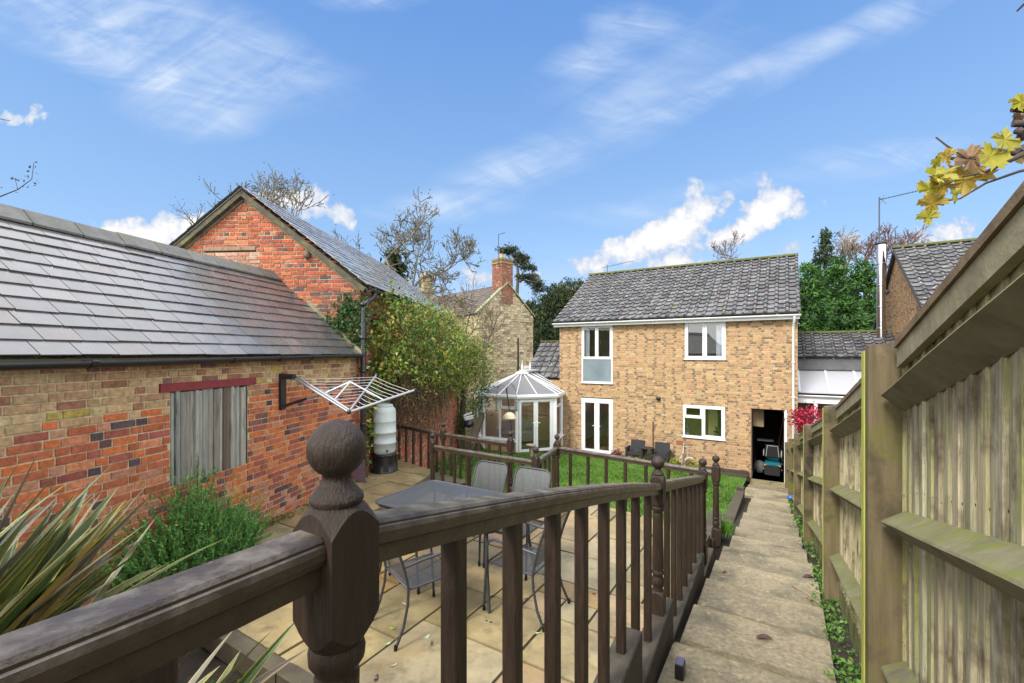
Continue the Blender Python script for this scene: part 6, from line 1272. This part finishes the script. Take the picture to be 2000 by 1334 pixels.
# dark wall chairs and table
for i, lt in enumerate((-4.52, -3.66)):
    t = thing('rattan_chair', ('black woven armchair against the house wall, left of the little table', 'black woven armchair against the house wall, nearer the hose tap')[i], 'chair', G(lt, 15.75, -3.85), 'black woven chairs at the house wall')
    X = lambda u, v, z: G(lt+u, 15.75+v, -3.85+z); bl = (.016, .017, .02)
    g = MB(); g.cbox(X(-.25, .26, .30), r_*.5, n_*.05, Zv*.42+n_*.06, .012, bl); g.build('backrest', M['plain'], t); g = MB(); g.box(X(-.25, -.2, .28), r_*.5, n_*.46, Zv*.08, bl); g.build('seat', M['plain'], t)
    for s in (-1, 1):
        g = MB(); g.cbox(X(s*.28-.03, -.2, .0), r_*.06, n_*.46, Zv*.52, .01, bl); g.build('arm', M['plain'], t)
t = thing('bistro_table', 'small black folding table between the woven chairs', 'table', G(-4.1, 15.7, -3.85)); g = MB(); g.lathe(G(-4.1, 15.7, -3.3), [(.24, 0), (.24, .015)], 16, (.02, .02, .022)); g.build('tabletop', M['plain'], t)
for a in range(3):
    g = MB(); g.tube([G(-4.1, 15.7, -3.3), G(-4.1+.2*math.cos(a*2.1), 15.7+.2*math.sin(a*2.1), -3.85)], .01, 6, (.02, .02, .02)); g.build('leg', M['plain'], t)
# hose and hose reel
hr = thing('hose_reel', 'grey hose cart with wheel and bent tube handle by the wall', 'hose reel', G(-2.85, 15.95, -3.86)); c = np.array(G(-2.72, 15.9, -3.68))
g = MB(); g.tube([c+np.array((0, 0, 0))+r_*.17*math.cos(a)+Zv*.17*math.sin(a) for a in np.linspace(0, 6.28, 21)], .018, 6, (.5, .5, .48)); 
for a in np.linspace(0, 3.14, 5)[:-1]: g.tube([c+r_*.16*math.cos(a)+Zv*.16*math.sin(a), c-r_*.16*math.cos(a)-Zv*.16*math.sin(a)], .007, 5, (.5, .5, .48))
g.build('wheel', M['plain'], hr); g = MB()
for s in (-.12, .06): g.tube([G(-2.9+s, 16.1, -3.84), G(-2.9+s, 16.15, -3.3), G(-2.9+s+.02, 16.1, -3.2)], .011, 6, (.42, .42, .4))
g.tube([G(-3.02, 16.1, -3.2), G(-2.82, 16.1, -3.2)], .014, 6, (.3, .3, .3)); g.build('handle', M['plain'], hr)
g = MB(); g.tube([G(-3.02, 16.36, -3.26), G(-3.02, 16.33, -3.42), G(-3.08, 16.3, -3.6), G(-3.2, 16.25, -3.8), G(-3.25, 16.2, -3.84)], .012, 6, (.7, .66, .5)); tag(g.build('hose', M['gloss'], None), 'pale garden hose dropping from the wall tap', 'hose')
# mobility scooter in the passage
ms = thing('mobility_scooter', 'teal and black mobility scooter parked in the dark passage', 'mobility scooter', G(-.36, 17.75, -4.105)); X = lambda u, v, z: np.array(G(-.36+u, 17.75+v, -4.105+z)); TL = (.01, .16, .20); BK = (.018, .018, .02)
g = MB(); g.cbox(X(-.24, -.42, .28), r_*.48, Zv*.14, n_*.5, .04, TL); g.cbox(X(-.25, -.44, .20), r_*.5, Zv*.08, n_*.54, .02, BK); g.build('rear_body', M['gloss'], ms)
g = MB(); g.cbox(X(-.2, .1, .13), r_*.4, Zv*.06, n_*.6, .02, BK); g.build('footboard', M['gloss'], ms); g = MB(); g.cbox(X(-.16, .68, .15), r_*.32, Zv*.5, n_*.2, .05, TL); g.tube([X(0, .75, .6), X(0, .6, .95)], .03, 8, BK); g.build('tiller', M['gloss'], ms)
g = MB(); g.tube([X(-.22, .58, .98), X(0, .6, .95), X(.22, .58, .98)], .014, 6, BK); g.build('handlebar', M['gloss'], ms)
g = MB(); g.cbox(X(-.22, -.3, .55), r_*.44, Zv*.09, n_*.42, .03, BK); g.build('seat', M['gloss'], ms); g = MB(); g.cbox(X(-.21, -.36, .60), r_*.42, n_*.09, Zv*.40, .03, BK); g.tube([X(-.19, -.37, .62), X(-.15, -.37, .98), X(.15, -.37, .98), X(.19, -.37, .62)], .012, 6, (.35, .36, .38)); g.build('backrest', M['gloss'], ms)
for s in (-1, 1):
    g = MB(); g.tube([X(s*.26, -.3, .62), X(s*.26, -.3, .78), X(s*.26, .02, .78)], .02, 6, (.3, .3, .32)); g.build('armrest', M['gloss'], ms)
    g = MB(); g.tube([X(s*.24, -.43, .33), X(s*.13, -.45, .33)], .022, 6, (.75, .30, .02)); g.build('reflector', M['gloss'], ms)
    for v in (-.2, .75):
        w = MB(); c = X(s*.24, v, .13); w.tube([c-r_*.04*s, c+r_*.04*s], .13, 16, BK); wo = w.build('wheel', M['black'], ms); w = MB(); w.tube([c+r_*.041*s, c+r_*.05*s], .06, 12, (.4, .4, .42)); w.build('hub', M['metal'], wo)
g = MB(); g.cbox(X(-.22, -.85, .10), r_*.44, Zv*.26, n_*.34, .03, BK); tag(g.build('black_crate', M['gloss'], None), 'black plastic box on the floor in front of the scooter', 'box')
g = MB(); g.cbox(G(-.92, 17.0, -2.45), r_*.32, n_*.5, Zv*.62, .006, (.20, .14, .085)); g.cbox(G(-.92, 16.99, -2.44), r_*.155, n_*.01, Zv*.60, .003, (.24, .17, .10)); tag(g.build('wall_cupboard', M['plain'], None), 'brown wall cupboard at the top left inside the passage', 'cupboard')
g = MB(); g.lathe(G(-.75, 17.6, -4.1), [(.12, 0), (.18, .1), (.17, .25), (.12, .36), (.04, .40)], 12, (.16, .16, .155)); tag(g.build('sack', M['plain'], None), 'pale plastic sack slumped inside the passage', 'sack')
for i, (u0, u1, z1, c) in enumerate(((-.30, -.05, -2.3, (.30, .2, .1)), (-.2, .02, -2.55, (.3, .22, .12)), (-.12, .08, -2.4, (.22, .2, .18)))):
    g = MB(); g.tube([G(u0, 18.9, -4.1), G(u1, 19.1, z1)], .016, 6, c); tag(g.build('tool_handle', M['plain'], None), 'long wooden tool handle leaning inside the passage', 'tool', 'tool handles in the passage')
g = MB(); g.box(G(-.85, 18.2, -3.12), r_*.5, n_*.3, Zv*.025, (.7, .7, .7)); tag(g.build('shelf', M['plain'], None), 'white shelf edge catching light inside the passage', 'shelf')
# house plants and chair inside the windows
for i, (lt, cc, lab) in enumerate(((-2.95, [(.35, .4, .38), (.25, .3, .26)], 'pale striped pot plant on the left of the kitchen window sill'), (-2.0, [(.20, .24, .03), (.05, .09, .02)], 'drooping green pot plant on the right of the kitchen window sill'))):
    t = thing('pot_plant', lab, 'pot plant', G(lt, SW+.2, -2.9)); g = MB(); g.lathe(G(lt, SW+.22, -2.905), [(.05, 0), (.07, .12), (.075, .13)], 12, ((.6, .6, .58), (.16, .05, .03))[i]); g.build('pot', M['plain'], t); g = MB(); crown(g, G(lt, SW+.2, -2.68), (.13, .10, .12), 9, 5, .16, cc, .04, .25, -.2, .2); g.build('leaves', M['leaf'], t)
t = thing('dining_chair', 'slatted pine chair just inside the patio doors', 'chair', G(-5.85, SW+.7, -3.9)); wc = (.26, .12, .035)
for s in (-1, 1):
    for v in (0, .4):
        g = MB(); g.cbox(G(-5.85+s*.2-.02, SW+.55+v, -3.9), r_*.04, n_*.04, Zv*(1.0 if v == 0 else .45), .004, wc); g.build('leg', M['plain'], t)
g = MB(); g.box(G(-6.07, SW+.55, -3.45), r_*.44, n_*.44, Zv*.03, wc); g.build('seat', M['plain'], t); g = MB()
g.box(G(-6.03, SW+.555, -2.98), r_*.36, n_*.03, Zv*.08, wc); g.box(G(-6.03, SW+.555, -3.35), r_*.36, n_*.03, Zv*.05, wc)
for k in range(5): g.box(G(-6.0+k*.07, SW+.56, -3.3), r_*.035, n_*.02, Zv*.32, wc)
g.build('backrest', M['plain'], t)
so = thing('sofa', 'grey fabric sofa inside the conservatory', 'sofa', (.2, 18.4, FZ)); sc = (.27, .24, .21); g = MB(); g.cbox((-.55, 18.3, FZ+.1), (1.5, 0, 0), (0, .75, 0), Zv*.35, .06, sc); g.build('seat', M['plain'], so); g = MB(); g.cbox((-.55, 18.95, FZ+.3), (1.5, 0, 0), (0, .2, 0), Zv*.55, .06, sc); g.build('backrest', M['plain'], so)
for x in (-.65, .85):
    g = MB(); g.cbox((x, 18.25, FZ+.1), (.2, 0, 0), (0, .85, 0), Zv*.5, .06, sc); g.build('arm', M['plain'], so)
# items beside the conservatory
for i, (a, b) in enumerate((((905, 812), (921, 806)), ((906, 816), (924, 812)), ((908, 820), (924, 816)))):
    g = MB(); g.tube([pt(*a, 16.2), pt(*b, 16.6)], .035, 8, (.55, .57, .6)); tag(g.build('metal_tube', M['gloss'], None), ('uppermost grey tube in the heap beside the conservatory', 'middle grey tube in the heap beside the conservatory', 'lowest grey tube in the heap beside the conservatory')[i], 'tube', 'grey tubes beside the conservatory')
g = MB(); g.lathe(pt(915, 829, 16.3)-Zv*.12, [(.05, 0), (.2, .08), (.18, .2), (.06, .28)], 10, (.02, .022, .04)); tag(g.build('refuse_bag', M['gloss'], None), 'dark refuse bag under the grey tubes', 'bag')
g = MB(); A0, A1 = pt(936, 806, 17.0), pt(913, 866, 14.6); g.cbox(A0, np.array((.2, .05, 0)), Zv*-.2, A1-A0, .01, (1.3, 1.15, .9)); tag(g.build('edging_beam', M['sleeper'], None), 'pale timber beam edging the shrub bed beside the conservatory', 'beam')
# solar light on the step
sl2 = thing('step_light', 'small black box light standing on the nearest step edge', 'light', (1.0, 2.76, -1.975)); o = np.array((.985, 2.70, -1.972)); g = MB(); g.cbox(o, us*.05, ud*.085, Zv*.085, .006); g.build('body', M['black'], sl2); g = MB(); g.box(o+us*.004+ud*.004+Zv*.0852, us*.042, ud*.077, Zv*.006, (6, 6, 8)); g.build('panel', M['black'], sl2)
g = MB(); c = np.array(G(fence_lat(13)-.1, 13.0, path_zl(13)-.02)); g.lathe(c, [(.05, 0), (.09, .04), (.06, .09), (.02, .1)], 10, (.03, .13, .45)); tag(g.build('blue_cap', M['gloss'], None), 'small bright blue plastic cap by the foot of the fence', 'cap')
# overhead cables
for a, b, lab in ((pt(1000, 628, 30), pt(1100, 624, 34), 'thin overhead cable crossing before the dark yews'), (pt(1540, 622, 27), pt(1760, 614, 26), 'thin overhead cable crossing before the green conifers')):
    g = MB(); g.tube([a+(b-a)*t-Zv*.12*math.sin(math.pi*t) for t in np.linspace(0, 1, 9)], .012, 4, (.05, .05, .05)); tag(g.build('overhead_cable', M['black'], None), lab, 'cable')
# fallen leaves
def fallen(x, y, z, size, col, lab, grp, ang):
    g = MB(); n = 9; V = []
    for i in range(n):
        f = i/(n-1); w = size*.20*math.sin(math.pi*min(1, f*.97+.02))**.8; c = np.array(((f-.5)*size, 0, .004+.012*math.sin(f*4+size*40)*size/.1)); V += [c-np.array((0, w, -w*.12)), c, c+np.array((0, w, w*.12))]
    g.add(V, [(3*i+j, 3*i+j+1, 3*(i+1)+j+1, 3*(i+1)+j) for i in range(n-1) for j in (0, 1)], col); o = g.build('fallen_leaf', M['leaf'], None); o.location = (x, y, z); o.rotation_euler = (RNG.normal()*.08, RNG.normal()*.08, ang); tag(o, lab, 'leaf', grp)
def step_z(x, y):
    s = x*n_[0]+y*n_[1]; return path_z(s)+.006
for px, py, z, size, col, lab, grp in ((1490, 1249, None, .13, (.12, .065, .06), 'large purple brown leaf lying in the middle of the near steps', None), (1580, 1129, None, .15, (.10, .06, .065), 'dark purple leaf near the right edge of the steps', None), (1455, 1100, None, .06, (.16, .07, .03), 'small rust brown leaf on the middle steps', None), (1412, 1120, None, .09, (.12, .05, .03), 'thin brown curled leaf at the left side of the steps', None), (1452, 1028, None, .06, (.6, .55, .4), 'tiny pale leaf on the upper middle step', None)):
    p = None
    for d in np.linspace(1.5, 16, 900):
        q = pt(px, py, d)
        if q[2] <= path_z(q[0]*n_[0]+q[1]*n_[1])+.004: p = q; break
    fallen(p[0], p[1], step_z(p[0], p[1]), size, col, lab, grp, RNG.uniform(-.5, .5))
for px, py, size, col in ((765, 1228, .07, (.30, .36, .03)), (700, 1262, .06, (.45, .55, .35)), (757, 1258, .06, (.45, .55, .35)), (833, 1245, .07, (.45, .58, .40)), (955, 1163, .075, (.50, .58, .42)), (770, 1300, .05, (.6, .55, .45)), (950, 1135, .06, (.28, .08, .03)), (1028, 1170, .04, (.08, .05, .04)), (843, 1258, .05, (.14, .06, .04)), (735, 1325, .08, (.10, .06, .08)), (955, 1215, .07, (.06, .05, .05)), (1048, 1237, .06, (.45, .58, .35)), (645, 1155, .09, (.24, .09, .05)), (600, 1120, .05, (.2, .1, .05)), (790, 1180, .05, (.5, .55, .4)), (1160, 1160, .05, (.12, .07, .05)), (900, 1300, .06, (.45, .55, .35)), (870, 1190, .045, (.3, .12, .05))):
    d = PATIO*F/(HZ-py); q = pt(px, py, d); fallen(q[0], q[1], PATIO+.004, size, col, 'small fallen leaf lying on the patio flags', 'fallen leaves on the patio', RNG.uniform(0, 6))
g = MB(); A0, A1 = np.array(G(.06, 5.35, path_z(5.3)+.012)), np.array(G(.27, 4.75, path_z(4.75)+.03)); g.tube([A0, (A0+A1)/2+Zv*.01, A1], .005, 5, (.22, .15, .08)); tag(g.build('stick', M['bark'], None), 'thin dry stick lying across the middle steps', 'stick')
